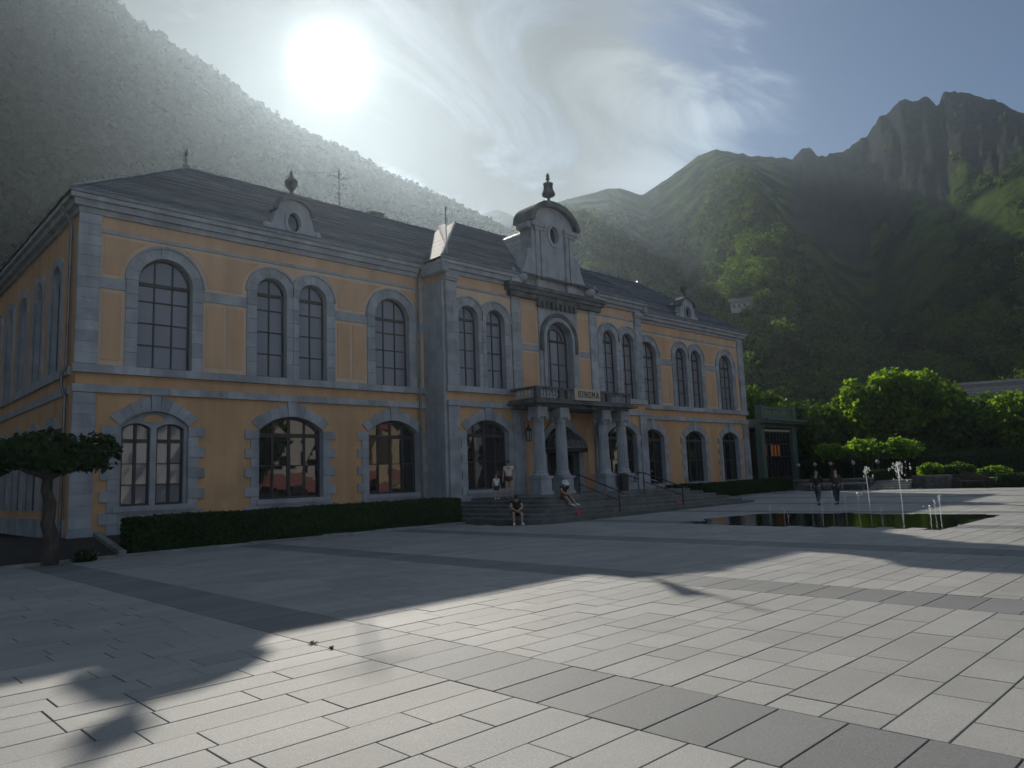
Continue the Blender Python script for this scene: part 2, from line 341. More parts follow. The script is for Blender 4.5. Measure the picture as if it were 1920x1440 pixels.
# leaf-card foliage: rhombus leaves scattered through lobes
def leaves(lobes, n, size, seed=0, shell=.55, flat=.0):
    rg = np.random.default_rng(seed); vol = np.array([l[3]*l[4]*l[5] for l in lobes])**(2/3); pr = vol/vol.sum()
    idx = rg.choice(len(lobes), n, p=pr); Lb = np.array(lobes)[idx]
    d = rg.normal(size=(n, 3)); d /= np.linalg.norm(d, axis=1)[:, None]
    rad = shell+(1.05-shell)*rg.random(n)**.7
    # clumpiness: leaves crowd round twig ends
    kk = rg.integers(0, 40, n); tw = np.random.default_rng(seed+1).normal(size=(40, 3)); tw /= np.linalg.norm(tw, axis=1)[:, None]
    cl_ = rg.random(n) < .6; d[cl_] = tw[kk[cl_]]+d[cl_]*.28; d /= np.linalg.norm(d, axis=1)[:, None]
    c = Lb[:, :3]+d*rad[:, None]*Lb[:, 3:6]
    nrm = d*.6+rg.normal(size=(n, 3))*.7+np.array([0, 0, .5]); nrm /= np.linalg.norm(nrm, axis=1)[:, None]
    t = np.cross(nrm, rg.normal(size=(n, 3))); t /= np.linalg.norm(t, axis=1)[:, None]; b = np.cross(nrm, t)
    s = size*(.6+.8*rg.random(n))[:, None]
    v = np.stack([c-t*s, c+b*s*.62+nrm*s*.12, c+t*s, c-b*s*.62+nrm*s*.12], 1).reshape(-1, 3)
    f = np.arange(4*n).reshape(n, 4)
    return v, f, rg.random(n)
M['lampglass'] = glassmat('frosted_lamp_glass', (.35, .35, .34), .4, 1.45)
M['canopy'] = surf('black_canopy_cloth', (.03, .034, .038), (.045, .05, .055), 6, .45)
M['flag'] = leafmat('flag_cloth', (.8, .8, .8), (.8, .8, .8), .5, (1, 1, 1)); M['redflag'] = leafmat('flag_red_cloth', (.6, .06, .05), (.6, .06, .05), .5, (1, 1, 1))
M['slate_wet'] = surf('glossy_slate', (.12, .125, .14), (.065, .07, .08), 2.5, .33, .6, 14, attr='tint', attr_amt=.4, spec=.9)
M['forest_floor'] = surf('forest_floor', (.012, .018, .010), (.020, .030, .014), .2, .95, spec=0)
M['wet'] = surf('wet_slab', (.035, .04, .035), (.02, .024, .02), 1.4, .12, .15, 60, attr='tint', attr_amt=.3, spec=.6)
def watermat():
    mt, nt, b = newmat('shallow_water'); L = nt.links.new; nt.nodes.remove(b); out = nt.nodes['Material Output']
    g = nn(nt, 'ShaderNodeNewGeometry'); n1 = nn(nt, 'ShaderNodeTexNoise'); L(g.outputs['Position'], n1.inputs[0]); n1.inputs['Scale'].default_value = 3.5; n1.inputs['Detail'].default_value = 4
    bp = nn(nt, 'ShaderNodeBump'); bp.inputs['Strength'].default_value = .35; bp.inputs['Distance'].default_value = .03; L(n1.outputs['Fac'], bp.inputs['Height'])
    fr = nn(nt, 'ShaderNodeFresnel'); fr.inputs['IOR'].default_value = 1.33; L(bp.outputs[0], fr.inputs['Normal'])
    t = nn(nt, 'ShaderNodeBsdfTransparent'); t.inputs[0].default_value = (.55, .62, .52, 1); gl = nn(nt, 'ShaderNodeBsdfGlossy'); gl.inputs['Roughness'].default_value = .06; L(bp.outputs[0], gl.inputs['Normal'])
    s = nn(nt, 'ShaderNodeMixShader'); L(fr.outputs[0], s.inputs[0]); L(t.outputs[0], s.inputs[1]); L(gl.outputs[0], s.inputs[2]); L(s.outputs[0], out.inputs[0]); return mt
M['water'] = watermat()
def spraymat():
    mt, nt, b = newmat('water_spray'); L = nt.links.new; nt.nodes.remove(b); out = nt.nodes['Material Output']
    d = nn(nt, 'ShaderNodeBsdfTranslucent'); d.inputs[0].default_value = (.8, .85, .88, 1); t = nn(nt, 'ShaderNodeBsdfTransparent'); gl = nn(nt, 'ShaderNodeBsdfGlossy'); gl.inputs['Roughness'].default_value = .15
    s = nn(nt, 'ShaderNodeMixShader'); s.inputs[0].default_value = .16; L(t.outputs[0], s.inputs[1]); L(d.outputs[0], s.inputs[2])
    s2 = nn(nt, 'ShaderNodeMixShader'); s2.inputs[0].default_value = .10; L(s.outputs[0], s2.inputs[1]); L(gl.outputs[0], s2.inputs[2]); L(s2.outputs[0], out.inputs[0]); return mt
M['spray'] = spraymat()
def mountainmat():
    mt, nt, b = newmat('mountain_side'); L = nt.links.new; b.inputs['Roughness'].default_value = .95; b.inputs['Specular IOR Level'].default_value = 0
    a = nn(nt, 'ShaderNodeAttribute', attribute_name='rock'); g = nn(nt, 'ShaderNodeNewGeometry')
    n1 = nn(nt, 'ShaderNodeTexNoise'); L(g.outputs['Position'], n1.inputs[0]); n1.inputs['Scale'].default_value = .05; n1.inputs['Detail'].default_value = 10; n1.inputs['Roughness'].default_value = .65
    r = nn(nt, 'ShaderNodeMapRange'); L(n1.outputs['Fac'], r.inputs[0]); r.inputs[1].default_value = .38; r.inputs[2].default_value = .62
    mx = nn(nt, 'ShaderNodeMix', data_type='RGBA'); L(r.outputs[0], mx.inputs[0]); mx.inputs[6].default_value = (.010, .019, .008, 1); mx.inputs[7].default_value = (.080, .118, .026, 1)
    n2 = nn(nt, 'ShaderNodeTexNoise'); L(g.outputs['Position'], n2.inputs[0]); n2.inputs['Scale'].default_value = .14; n2.inputs['Detail'].default_value = 8
    mr = nn(nt, 'ShaderNodeMix', data_type='RGBA'); L(n2.outputs['Fac'], mr.inputs[0]); mr.inputs[6].default_value = (.02, .024, .022, 1); mr.inputs[7].default_value = (.07, .072, .066, 1)
    ad = nn(nt, 'ShaderNodeMath', operation='ADD'); L(a.outputs['Fac'], ad.inputs[0]); 
    sb = nn(nt, 'ShaderNodeMapRange'); L(n2.outputs['Fac'], sb.inputs[0]); sb.inputs[1].default_value = .3; sb.inputs[2].default_value = .7; sb.inputs[3].default_value = -.3; sb.inputs[4].default_value = .3; L(sb.outputs[0], ad.inputs[1]); 
    r2 = nn(nt, 'ShaderNodeMapRange'); L(ad.outputs[0], r2.inputs[0]); r2.inputs[1].default_value = .4; r2.inputs[2].default_value = .6
    m2 = nn(nt, 'ShaderNodeMix', data_type='RGBA'); L(r2.outputs[0], m2.inputs[0]); L(mx.outputs[2], m2.inputs[6]); L(mr.outputs[2], m2.inputs[7]); L(m2.outputs[2], b.inputs['Base Color'])
    n3 = nn(nt, 'ShaderNodeTexNoise'); L(g.outputs['Position'], n3.inputs[0]); n3.inputs['Scale'].default_value = .25; n3.inputs['Detail'].default_value = 9; n3.inputs['Roughness'].default_value = .7
    bp = nn(nt, 'ShaderNodeBump'); bp.inputs['Strength'].default_value = .8; bp.inputs['Distance'].default_value = 3.0; L(n3.outputs['Fac'], bp.inputs['Height']); L(bp.outputs[0], b.inputs['Normal'])
    return mt
M['mountain'] = mountainmat()
M['undergrowth'] = surf('undergrowth', (.012, .02, .008), (.02, .032, .012), 1.5, .95, attr='tint')
M['white_wall'] = surf('white_render', (.72, .70, .66), (.62, .6, .56), .8, .9)
M['cream_wall'] = surf('cream_render', (.70, .58, .40), (.64, .52, .35), .8, .9)
M['orange_wall'] = surf('orange_render', (.70, .24, .07), (.6, .2, .06), .8, .9)
M['red_tile'] = surf('red_roof_tile', (.42, .12, .08), (.32, .09, .06), 3, .8, attr='tint')
M['awning'] = surf('red_awning_cloth', (.45, .20, .18), (.40, .16, .15), 2, .8)
M['grey_roof'] = surf('grey_roof_tile', (.15, .14, .125), (.11, .105, .095), 1.5, .7, attr='tint')
M['bark2'] = surf('dark_bench_wood', (.06, .05, .04), (.04, .034, .028), 5, .7, stretch=(4, .4, 4))
M['skylight'] = glassmat('skylight_glass', (.3, .34, .4), .1, 1.8)
M['greytr'] = surf('grey_cloth', (.10, .10, .11), (.08, .08, .09), 9, .85)

M['orange_reflection'] = glassmat('glass_painted_orange_reflection', (.80, .26, .06), .12, 1.5)  # orange reflection painted in as the pane's own colour
# ================================================================== the cinema building
# drawn on its own grid (front wall line y=37.54), brought to size by BT
KB = .78
def BT(p): return (KB*p[0], KB*p[1], KB*p[2]+.418)
Y0, YC = 37.54, 35.54
bld = empty('cinema_building', BT((38.7, 40, 0)), 'long two-storey ochre and grey stone cinema building with slate roof', 'building')
def part(name, mb, mt, parent=None, smooth=False): return mb.build(name, mt, parent or bld, BT, smooth)
XL, XR = 8.72, 68.7
CL, CR = 28.6, 48.95
CX = 38.78
# window tables: (centre, width, crown)
UP_L = [(12.55, 2.56, 13.47, None), (18.09, 1.72, 13.42, ('R', 19.32)), (20.55, 1.72, 13.42, ('L', 19.32)), (25.96, 2.52, 13.42, None)]
UP_R = [(52.45, 2.5, 13.42, None), (57.55, 1.74, 13.36, ('R', 58.8)), (60.05, 1.74, 13.36, ('L', 58.8)), (65.3, 2.4, 13.36, None)]
UP_C = [(30.45, 1.66, 13.2, ('R', 31.62)), (32.8, 1.66, 13.2, ('L', 31.62)), (44.75, 1.66, 13.2, ('R', 45.92)), (47.1, 1.66, 13.2, ('L', 45.92))]
GR_L = [(19.28, 3.75, 5.82), (25.95, 3.6, 5.80)]
GR_R = [(52.6, 3.1, 5.80), (59.1, 3.2, 5.78), (65.25, 3.0, 5.76)]
GR_C = [(31.85, 3.6, 5.82), (45.75, 3.6, 5.82)]
SILL = 7.93
rs = random.Random(3)
def stone_piece(poly, y0, y1, parent, mt='stone', shrink=.010):
    cx = sum(p[0] for p in poly)/len(poly); cz = sum(p[1] for p in poly)/len(poly)
    q = []
    for x, z in poly:
        dx, dz = x-cx, z-cz; q.append((x-math.copysign(min(shrink, abs(dx)), dx), z-math.copysign(min(shrink, abs(dz)), dz)))
    mb = MB(); mb.tint = rs.random(); pr = rs.uniform(0, .012)
    mb.prism(q, y0-pr, y1); return part('stone', mb, M[mt], parent)
def bars(mb, x0, x1, z0, z1, y): mb.box(x0, x1, y, y+.09, z0, z1)
def window_upper(cx, w, crown, clampx, y):
    r = w/2; zs = crown-r; o = arch(cx, w, SILL, zs, r, 16); fw = .10; yf = y+.30
    inner = [(cx+(x-cx)*(1-2*fw/w), SILL+fw+(z-SILL)*(1-(2*fw)/(crown-SILL))) for x, z in o]
    mb = MB(); mb.ring(inner, o, yf, yf+.12)
    mb.box(cx-r+fw, cx+r-fw, yf, yf+.11, SILL, SILL+fw)
    cols = 3 if w > 2 else 2
    zt = zs-.05; zrows = [SILL+fw+(zt-.85-SILL-fw)*k/3 for k in range(4)]
    for k in range(1, cols):
        x = cx-r+w*k/cols; xx = abs(x-cx); ztop = zs+math.sqrt(max(0, r*r-xx*xx))-.06
        bars(mb, x-.035, x+.035, SILL+fw, ztop, yf+.004)
    for z in zrows[1:]: bars(mb, cx-r+.06, cx+r-.06, z-.03, z+.03, yf-.003)
    bars(mb, cx-r+.04, cx+r-.04, zt-.09, zt+.09, yf-.012)
    win = part('window', mb, M['frame'])
    # glazing: one pane per light
    zl = zrows+[zt]
    for i in range(cols):
        for j in range(len(zl)-1):
            x0, x1 = cx-r+w*i/cols+.03, cx-r+w*(i+1)/cols-.03
            m2 = MB(); m2.add([(x0, yf+.06, zl[j]), (x1, yf+.06+rs.uniform(-.006, .006), zl[j]), (x1, yf+.06, zl[j+1]), (x0, yf+.06+rs.uniform(-.006, .006), zl[j+1])], [(0, 1, 2, 3)])
            part('pane', m2, M['blind'], win)
    m2 = MB(); m2.sheet([p for p in arch(cx, w-.06, zt, zs, r-.03, 14)], [], yf+.06); part('pane', m2, M['blind'], win)
    # reveal behind the surround
    m3 = MB(); m3.strip(o, y-.02, yf+.12, closed=False); part('reveal', m3, M['stone'], win)
    m4 = MB(); m4.box(cx-r-.0, cx+r+.0, y-.10, yf, SILL-.06, SILL+.012); part('sill', m4, M['stone'], win)
    # surround of cut blocks: jambs and voussoirs
    T = .56; lim = lambda x: x
    if clampx: lim = (lambda x: min(x, clampx[1]-.004)) if clampx[0] == 'R' else (lambda x: max(x, clampx[1]+.004))
    yo, yi = y-.085, y+.05
    for s in (-1, 1):
        n = 6
        for k in range(n):
            za = SILL+(zs-SILL)*k/n; zb = SILL+(zs-SILL)*(k+1)/n
            xa, xb = cx+s*r, lim(cx+s*(r+T))
            xa, xb = min(xa, xb), max(xa, xb)
            stone_piece([(xa, za), (xb, za), (xb, zb), (xa, zb)], yo, yi, win)
    nv = 9
    for k in range(nv):
        a0, a1 = math.pi-math.pi*k/nv, math.pi-math.pi*(k+1)/nv; T2 = T+(.0 if k != nv//2 else .04)
        ins = [(cx+r*math.cos(a0+(a1-a0)*t/3), zs+r*math.sin(a0+(a1-a0)*t/3)) for t in range(4)]
        out = [(lim(cx+(r+T2)*math.cos(a0+(a1-a0)*t/3)), zs+(r+T2)*math.sin(a0+(a1-a0)*t/3)) for t in range(4)]
        stone_piece(ins+out[::-1], yo, yi, win, shrink=.006)
    # projecting hood moulding
    hi = [(lim(cx+(r+T-.06)*math.cos(math.pi-math.pi*t/20)), zs+(r+T-.06)*math.sin(math.pi-math.pi*t/20)) for t in range(21)]
    ho = [(lim(cx+(r+T+.06)*math.cos(math.pi-math.pi*t/20)), zs+(r+T+.06)*math.sin(math.pi-math.pi*t/20)) for t in range(21)]
    m5 = MB(); m5.ring(hi, ho, y-.16, y+.02); part('hood_mould', m5, M['stone'], win)
    return o
def quoin_surround(cx, w, z0, zs, rise, y, win, long_=.78, short=.46, drop=1.25):
    r, zc, a0 = arch_geo(w, rise, zs); yo, yi = y-.07, y+.05
    n = 10; hh = (zs-z0+.0)/n
    for s in (-1, 1):
        for k in range(n):
            e = long_ if k % 2 == 1 else short; xa, xb = sorted((cx+s*w/2, cx+s*(w/2+e)))
            stone_piece([(xa, z0+hh*k), (xb, z0+hh*k), (xb, z0+hh*(k+1)), (xa, z0+hh*(k+1))], yo-(.012 if k % 2 else 0), yi, win)
    nv = 9; span = math.pi-2*a0
    for k in range(nv):
        b0 = math.pi-a0-span*k/nv; b1 = math.pi-a0-span*(k+1)/nv; q = abs(k-nv//2)
        T = (.86, .70, .60, .56, .60)[q]
        if q == 4: T = .62
        ins = [(cx+r*math.cos(b0+(b1-b0)*t/2), zc+r*math.sin(b0+(b1-b0)*t/2)) for t in range(3)]
        if q == 0: out = [(cx+(b*.0)+x, zc+r+T) for b, x in ((0, -w*.075), (0, w*.075))]
        else: out = [(cx+(r+T)*math.cos(b0), zc+(r+T)*math.sin(b0)), (cx+(r+T)*math.cos(b1), zc+(r+T)*math.sin(b1))]
        stone_piece(ins+out[::-1], yo-(.05 if q == 0 else .0), yi, win, shrink=.006)
def window_ground(cx, w, crown, y, z0=1.40, kind='glass', cols=4):
    rise = w*.20; zs = crown-rise; r, zc, a0 = arch_geo(w, rise, zs)
    o = arch(cx, w, z0, zs, rise, 14); yf = y+.34; fw = .13
    inner = [(cx+(x-cx)*(1-2*fw/w), z0+fw+(z-z0)*(1-2*fw/(crown-z0))) for x, z in o]
    mb = MB(); mb.ring(inner, o, yf, yf+.12); mb.box(cx-w/2+fw, cx+w/2-fw, yf, yf+.11, z0, z0+fw)
    zt = zs-.25
    for k in range(1, cols):
        x = cx-w/2+w*k/cols; ztop = zc+math.sqrt(r*r-(x-cx)**2)-.08; hw = .085 if k == cols//2 else .06
        mb.box(x-hw, x+hw, yf+.004, yf+.10, z0+fw, ztop)
    mb.box(cx-w/2+.06, cx+w/2-.06, yf-.012, yf+.09, zt-.11, zt+.11)
    zmid = z0+(zt-z0)*.52
    mb.box(cx-w/2+.08, cx+w/2-.08, yf+.012, yf+.085, zmid-.03, zmid+.03)
    win = part('window', mb, M['frame'])
    for i in range(cols):
        for za, zb in ((z0, zmid), (zmid, zt)):
            x0, x1 = cx-w/2+w*i/cols+.02, cx-w/2+w*(i+1)/cols-.02; e = lambda: rs.uniform(-.012, .012)
            m2 = MB(); m2.add([(x0, yf+.055+e(), za), (x1, yf+.055+e(), za), (x1, yf+.055+e(), zb), (x0, yf+.055+e(), zb)], [(0, 1, 2, 3)]); part('pane', m2, M['glass'], win)
    for i in range(cols):
        x0, x1 = cx-w/2+w*i/cols+.01, cx-w/2+w*(i+1)/cols-.01; xm = (x0+x1)/2
        zf = lambda x: zc+math.sqrt(max(0, r*r-(x-cx)**2))-.02
        m2 = MB(); m2.add([(x0, yf+.055, zt), (x1, yf+.055+rs.uniform(-.015, .015), zt), (x1, yf+.055, zf(x1)), (xm, yf+.055, zf(xm)), (x0, yf+.055, zf(x0))], [(0, 1, 2, 3, 4)]); part('pane', m2, M['glass'], win)
    m3 = MB(); m3.strip(o, y-.02, yf+.12, closed=False); part('reveal', m3, M['stone'], win)
    m4 = MB(); m4.box(cx-w/2-.12, cx+w/2+.12, y-.16, yf, z0-.24, z0+.01); m4.box(cx-w/2-.06, cx+w/2+.06, y-.10, y, z0-.34, z0-.243); part('sill', m4, M['stone'], win)
    for k in range(5):     # blocks of the apron under the sill
        a = cx-w/2+w*k/5; b = cx-w/2+w*(k+1)/5; stone_piece([(a, .1), (b, .1), (b, z0-.35), (a, z0-.35)], y-.05, y+.05, win)
    quoin_surround(cx, w, .1, zs, rise, y, win)
    return o
# --- the double-light ground window of the left end bay
def window_double(y):
    cx, w, z0, crown = 12.2, 3.1, 1.38, 5.86; rise = .70; zs = crown-rise
    o = arch(cx, w, z0, zs, rise, 14); yb = y+.16
    mb = MB(); lights = []
    for c in (11.42, 12.98):
        lights.append(arch(c, 1.30, z0+.02, 5.05, .24, 8))
    fr = MB(); yf = yb+.18
    for c, l in zip((11.42, 12.98), lights):
        inn = [(c+(x-c)*.84, z0+.12+(z-z0)*.955) for x, z in l]; fr.ring(inn, l, yf, yf+.1)
        fr.box(c-.55, c+.55, yf, yf+.09, z0+.02, z0+.13); fr.box(c-.07, c+.07, yf-.01, yf+.09, z0+.1, 5.22); fr.box(c-.6, c+.6, yf-.02, yf+.09, 4.36, 4.54)
        for z in (2.38, 3.37): fr.box(c-.58, c+.58, yf+.012, yf+.08, z-.025, z+.025)
    win = part('window', fr, M['frame'])
    for c in (11.42, 12.98):
        for s in (0, 1):
            for za, zb in ((1.4, 2.38), (2.38, 3.37), (3.37, 4.4), (4.4, 5.2)):
                x0 = c-.62+.62*s+.01; x1 = x0+.60; e = lambda: rs.uniform(-.012, .012)
                m2 = MB(); m2.add([(x0, yf+.05+e(), za), (x1, yf+.05+e(), za), (x1, yf+.05+e(), zb), (x0, yf+.05+e(), zb)], [(0, 1, 2, 3)]); part('pane', m2, M['blind2'], win)
    m3 = MB(); m3.sheet(o, lights, yb)
    for l in lights: m3.strip(l, yb, yf+.1, closed=False)
    m3.strip(o, y-.02, yb, closed=False); part('mullion_wall', m3, M['stone'], win)
    m6 = MB(); m6.sheet(arch(cx, .9, 5.36, 5.5, .22, 6), [], yb-.012); part('tympanum', m6, M['ochre'], win)
    m4 = MB(); m4.box(cx-w/2-.25, cx+w/2+.25, y-.16, yf, z0-.24, z0+.01); m4.box(cx-w/2-.2, cx+w/2+.2, y-.10, y, z0-.34, z0-.243); part('sill', m4, M['stone'], win)
    for k in range(4):
        a = cx-w/2+w*k/4; b = cx-w/2+w*(k+1)/4; stone_piece([(a, .1), (b, .1), (b, z0-.35), (a, z0-.35)], y-.05, y+.05, win)
    quoin_surround(cx, w, .1, zs, rise, y, win, .82, .5)
    return o
M['blind2'] = glassmat('glass_over_net_curtain', (.20, .20, .22), .05, 1.7, .02)

hu_L = [window_upper(c, w, cr, k, Y0) for c, w, cr, k in UP_L]; hu_R = [window_upper(c, w, cr, k, Y0) for c, w, cr, k in UP_R]
hu_C = [window_upper(c, w, cr, k, YC) for c, w, cr, k in UP_C]
hg_L = [window_double(Y0)]+[window_ground(c, w, cr, Y0) for c, w, cr in GR_L]
hg_R = [window_ground(c, w, cr, Y0, 1.15, cols=3) for c, w, cr in GR_R]
hg_C = [window_ground(c, w, cr, YC, cols=4) for c, w, cr in GR_C]
# centre first-floor window and the door opening
CWX, CWW = 38.9, 2.66
cw = arch(CWX, CWW, SILL, 13.1-CWW/2, CWW/2, 18)
DX, DW = 38.85, 3.3
dr = arch(DX, DW, .93, 4.6, DW/2*.62, 14)
# --- walls
def rect(x0, x1, z0, z1): return [(x0, z0), (x1, z0), (x1, z1), (x0, z1)]
def wallpair(x0, x1, y, gh, uh):
    mb = MB(); mb.sheet(rect(x0, x1, 0, 6.7), gh, y); mb.sheet(rect(x0, x1, 6.9, 7.6), [], y); part('wall', mb, M['ochre'])
    mb = MB(); mb.sheet(rect(x0, x1, 7.6, 15.4), uh, y); part('wall', mb, M['cream'])
wallpair(XL, CL+.2, Y0, hg_L, hu_L); wallpair(CR-.2, XR, Y0, hg_R, hu_R); wallpair(CL, CR, YC, hg_C+[dr], hu_C+[cw])
mb = MB()
for x in (CL, CR): mb.add([(x, YC, 0), (x, Y0+.3, 0), (x, Y0+.3, 15.4), (x, YC, 15.4)], [(0, 1, 2, 3)])
part('wall', mb, M['ochre'])
mb = MB(); mb.add([(XR, Y0, 0), (XR, 62, 0), (XR, 62, 15.4), (XR, Y0, 15.4)], [(0, 1, 2, 3)]); mb.add([(XL, 62, 0), (XR, 62, 0), (XR, 62, 15.4), (XL, 62, 15.4)], [(0, 1, 2, 3)])
part('wall', mb, M['cream'])
# --- left side elevation, seen steeply: tall arched windows in a plain stucco wall
SIDE = [(41.6, 1.9), (45.4, 1.9), (49.2, 1.9), (53.0, 1.9), (56.8, 1.9)]
def ST(p): return BT((XL+p[1], p[0], p[2]))          # sheet coords: x = depth along wall, y = into the wall
mb = MB(); so_ = [arch(c, w, SILL, 13.4-w/2, w/2, 12) for c, w in SIDE]; sg_ = [arch(c, 2.2, 1.3, 4.9, .5, 8) for c, w in SIDE]
mb.sheet(rect(Y0, 62, 0, 15.4), so_+sg_, 0); mb.build('wall', M['ochre'], bld, ST)
for o, c in zip(so_+sg_, [q[0] for q in SIDE]*2):
    m2 = MB(); ztop = max(z for x, z in o); zb = min(z for x, z in o)
    m2.ring([(c+(x-c)*.86, zb+(z-zb)*.96) for x, z in o], o, .28, .36); m2.box(c-.05, c+.05, .285, .35, zb, ztop-.05)
    for k in range(1, 5): m2.box(c-.9, c+.9, .29, .345, zb+(ztop-zb)*k/6-.03, zb+(ztop-zb)*k/6+.03)
    w_ = m2.build('window', M['frame'], bld, ST)
    m3 = MB(); m3.sheet([(c+(x-c)*.98, zb+(z-zb)*.99) for x, z in o], [], .34); m3.build('pane', M['glass'], w_, ST)
    m3 = MB(); m3.strip(o, -.01, .36, closed=False); m3.build('reveal', M['stone'], w_, ST)
    oo = [(c+(x-c)*1.5 if True else x, zb+(z-zb)*(1+.42/(ztop-zb))) for x, z in o]
    m3 = MB(); m3.ring(o, oo, -.07, .02); m3.build('surround', M['stone'], w_, ST)
mb = MB(); mb.box(Y0+.9, 62, -.08, .02, 6.64, 7.0); mb.build('string_course', M['stone'], bld, ST)
mb = MB(); mb.box(Y0+.9, 62, -.12, .02, 7.54, 7.93); mb.build('sill_course', M['stone'], bld, ST)
mb = MB(); mb.box(Y0, 62, -.15, .05, 15.06, 15.32); mb.box(Y0-.2, 62, -.38, .05, 15.317, 15.62); mb.box(Y0-.3, 62, -.56, .05, 15.617, 15.83); mb.build('cornice', M['stone'], bld, ST)
mb = MB(); mb.box(Y0+.9, 62, -.1, .02, 0, .9); mb.build('plinth', M['stone'], bld, ST)
# --- coursed pilasters at the corners and breaks
def pilaster(x0, x1, y, z0, z1, n, yd=.14, name='pilaster', side=None):
    core = MB(); core.box(x0+.02, x1-.02, y-yd+.03, y+.05, z0, z1); p = part(name, core, M['stone'])
    for k in range(n):
        a = z0+(z1-z0)*k/n; b = z0+(z1-z0)*(k+1)/n
        mbq = MB(); mbq.tint = rs.random(); pr = rs.uniform(0, .01); mbq.box(x0, x1, y-yd-pr, y+.04, a+.008, b-.008); part('stone', mbq, M['stone'], p)
    return p
for (x0, x1) in ((XL-.10, XL+.84), (XR-.9, XR+.10)):
    pilaster(x0, x1, Y0, .0, 6.62, 13); pilaster(x0, x1, Y0, 7.95, 15.055, 14)
pilaster(XL-.16, XL+.90, Y0, -.6, .5, 2, .22, 'plinth'); pilaster(XR-.96, XR+.16, Y0, -.6, .5, 2, .22, 'plinth')
for (x0, x1) in ((CL, CL+.86), (CR-.86, CR), (34.3, 35.12), (42.45, 43.27)):
    pilaster(x0, x1, YC, .5, 6.62, 9); pilaster(x0, x1, YC, 7.95, 14.6, 10)
    mb = MB(); mb.box(x0-.06, x1+.06, YC-.25, YC+.02, 14.602, 14.75); mb.box(x0-.12, x1+.12, YC-.33, YC+.02, 14.752, 15.04); part('capital', mb, M['stone'])
mb = MB(); mb.box(CL-.22, CL+.0, YC+.02, Y0+.1, .5, 14.6); part('pilaster', mb, M['stone'])
# --- horizontal bands
def band(name, x0, x1, y, z0, z1, d, mt='stone', n=0):
    if n:
        core = MB(); core.box(x0, x1, y-d+.02, y+.03, z0, z1); p = part(name, core, M[mt])
        for k in range(n):
            a = x0+(x1-x0)*k/n; b = x0+(x1-x0)*(k+1)/n; q = MB(); q.tint = rs.random(); q.box(a+.006, b-.006, y-d-rs.uniform(0, .008), y+.02, z0+.004, z1-.004); part('stone', q, M[mt], p)
        return p
    mbq = MB(); mbq.box(x0, x1, y-d, y+.03, z0, z1); return part(name, mbq, M[mt])
def gaps(x0, x1, holes):
    out = []; a = x0
    for h0, h1 in sorted(holes):
        if h0 > a: out.append((a, h0))
        a = max(a, h1)
    if a < x1: out.append((a, x1))
    return out
band('string_course', XL-.14, CL-.25, Y0, 6.64, 7.0, .17, n=14); band('string_course', CR+.1, XR+.14, Y0, 6.64, 7.0, .17, n=14)
band('string_course', CL-.06, 34.3, YC, 6.64, 7.0, .19, n=5); band('string_course', 43.3, CR+.06, YC, 6.64, 7.0, .19, n=5)
band('sill_course', XL-.18, CL-.25, Y0, 7.54, 7.925, .22, n=12); band('sill_course', CR+.1, XR+.18, Y0, 7.54, 7.925, .22, n=12)
band('sill_course', CL-.1, 34.3, YC, 7.54, 7.925, .22, n=4); band('sill_course', 43.3, CR+.1, YC, 7.54, 7.925, .22, n=4)
def wholes(tab): return [(c-w/2-.57, c+w/2+.57) for c, w, cr, k in tab]
for tab, x0, x1, y in ((UP_L, XL+.86, CL-.25, Y0), (UP_R, CR+.1, XR-.92, Y0)):
    for a, b in gaps(x0, x1, wholes(tab)): 
        if b-a > .1: band('impost_course', a, b, y, 11.6, 12.12, .07)
for a, b in ((35.14, 36.9), (41.0, 42.42)): band('impost_course', a, b, YC, 10.8, 11.2, .06)
# ochre panels framed by the paler stucco
def panel(x0, x1, z0, z1, y): mbq = MB(); mbq.box(x0, x1, y-.025, y+.01, z0, z1); part('panel', mbq, M['panelc'])
def spandrel(x0, x1, z0, z1, y, wl=None, wr=None):
    L, Rr = [], []
    for k in range(13):
        z = z0+(z1-z0)*k/12; xa, xb = x0, x1
        for wn_, side in ((wl, 0), (wr, 1)):
            if not wn_: continue
            c, w, cr = wn_[:3]; rr = w/2+.56+.24; zs = cr-w/2
            if z < zs: e = rr
            elif z-zs < rr: e = math.sqrt(rr*rr-(z-zs)**2)
            else: e = 0
            if side == 0: xa = max(xa, c+e if e else c+.02)
            else: xb = min(xb, c-e if e else c-.02)
        if xb-xa > .02: L.append((xa, z)); Rr.append((xb, z))
    if len(L) < 3: return
    mbq = MB(); mbq.prism(L+Rr[::-1], y-.025, y+.01); part('panel', mbq, M['panelc'])
def dress(tab, x0, x1, y, split=True):
    g = gaps(x0, x1, wholes(tab)); srt = sorted(tab)
    for a, b in g:
        if b-a < .45: continue
        a2, b2 = a+.16, b-.16
        if b-a > 1.3: mid = (a+b)/2; panel(a2, mid-.09, 8.2, 11.4, y); panel(mid+.09, b2, 8.2, 11.4, y)
        else: panel(a2, b2, 8.2, 11.4, y)
        lw = [t for t in srt if t[0] < a]; rw = [t for t in srt if t[0] > b]
        spandrel(a2 if not lw else lw[-1][0], b2 if not rw else rw[0][0], 12.32, 14.08, y, lw[-1] if lw else None, rw[0] if rw else None)
dress(UP_L, XL+.86, CL-.3, Y0); dress(UP_R, CR+.1, XR-.92, Y0)
for a, b in ((35.25, 36.75), (41.12, 42.35)): panel(a, b, 8.2, 10.65, YC); panel(a, b, 11.35, 13.7, YC)
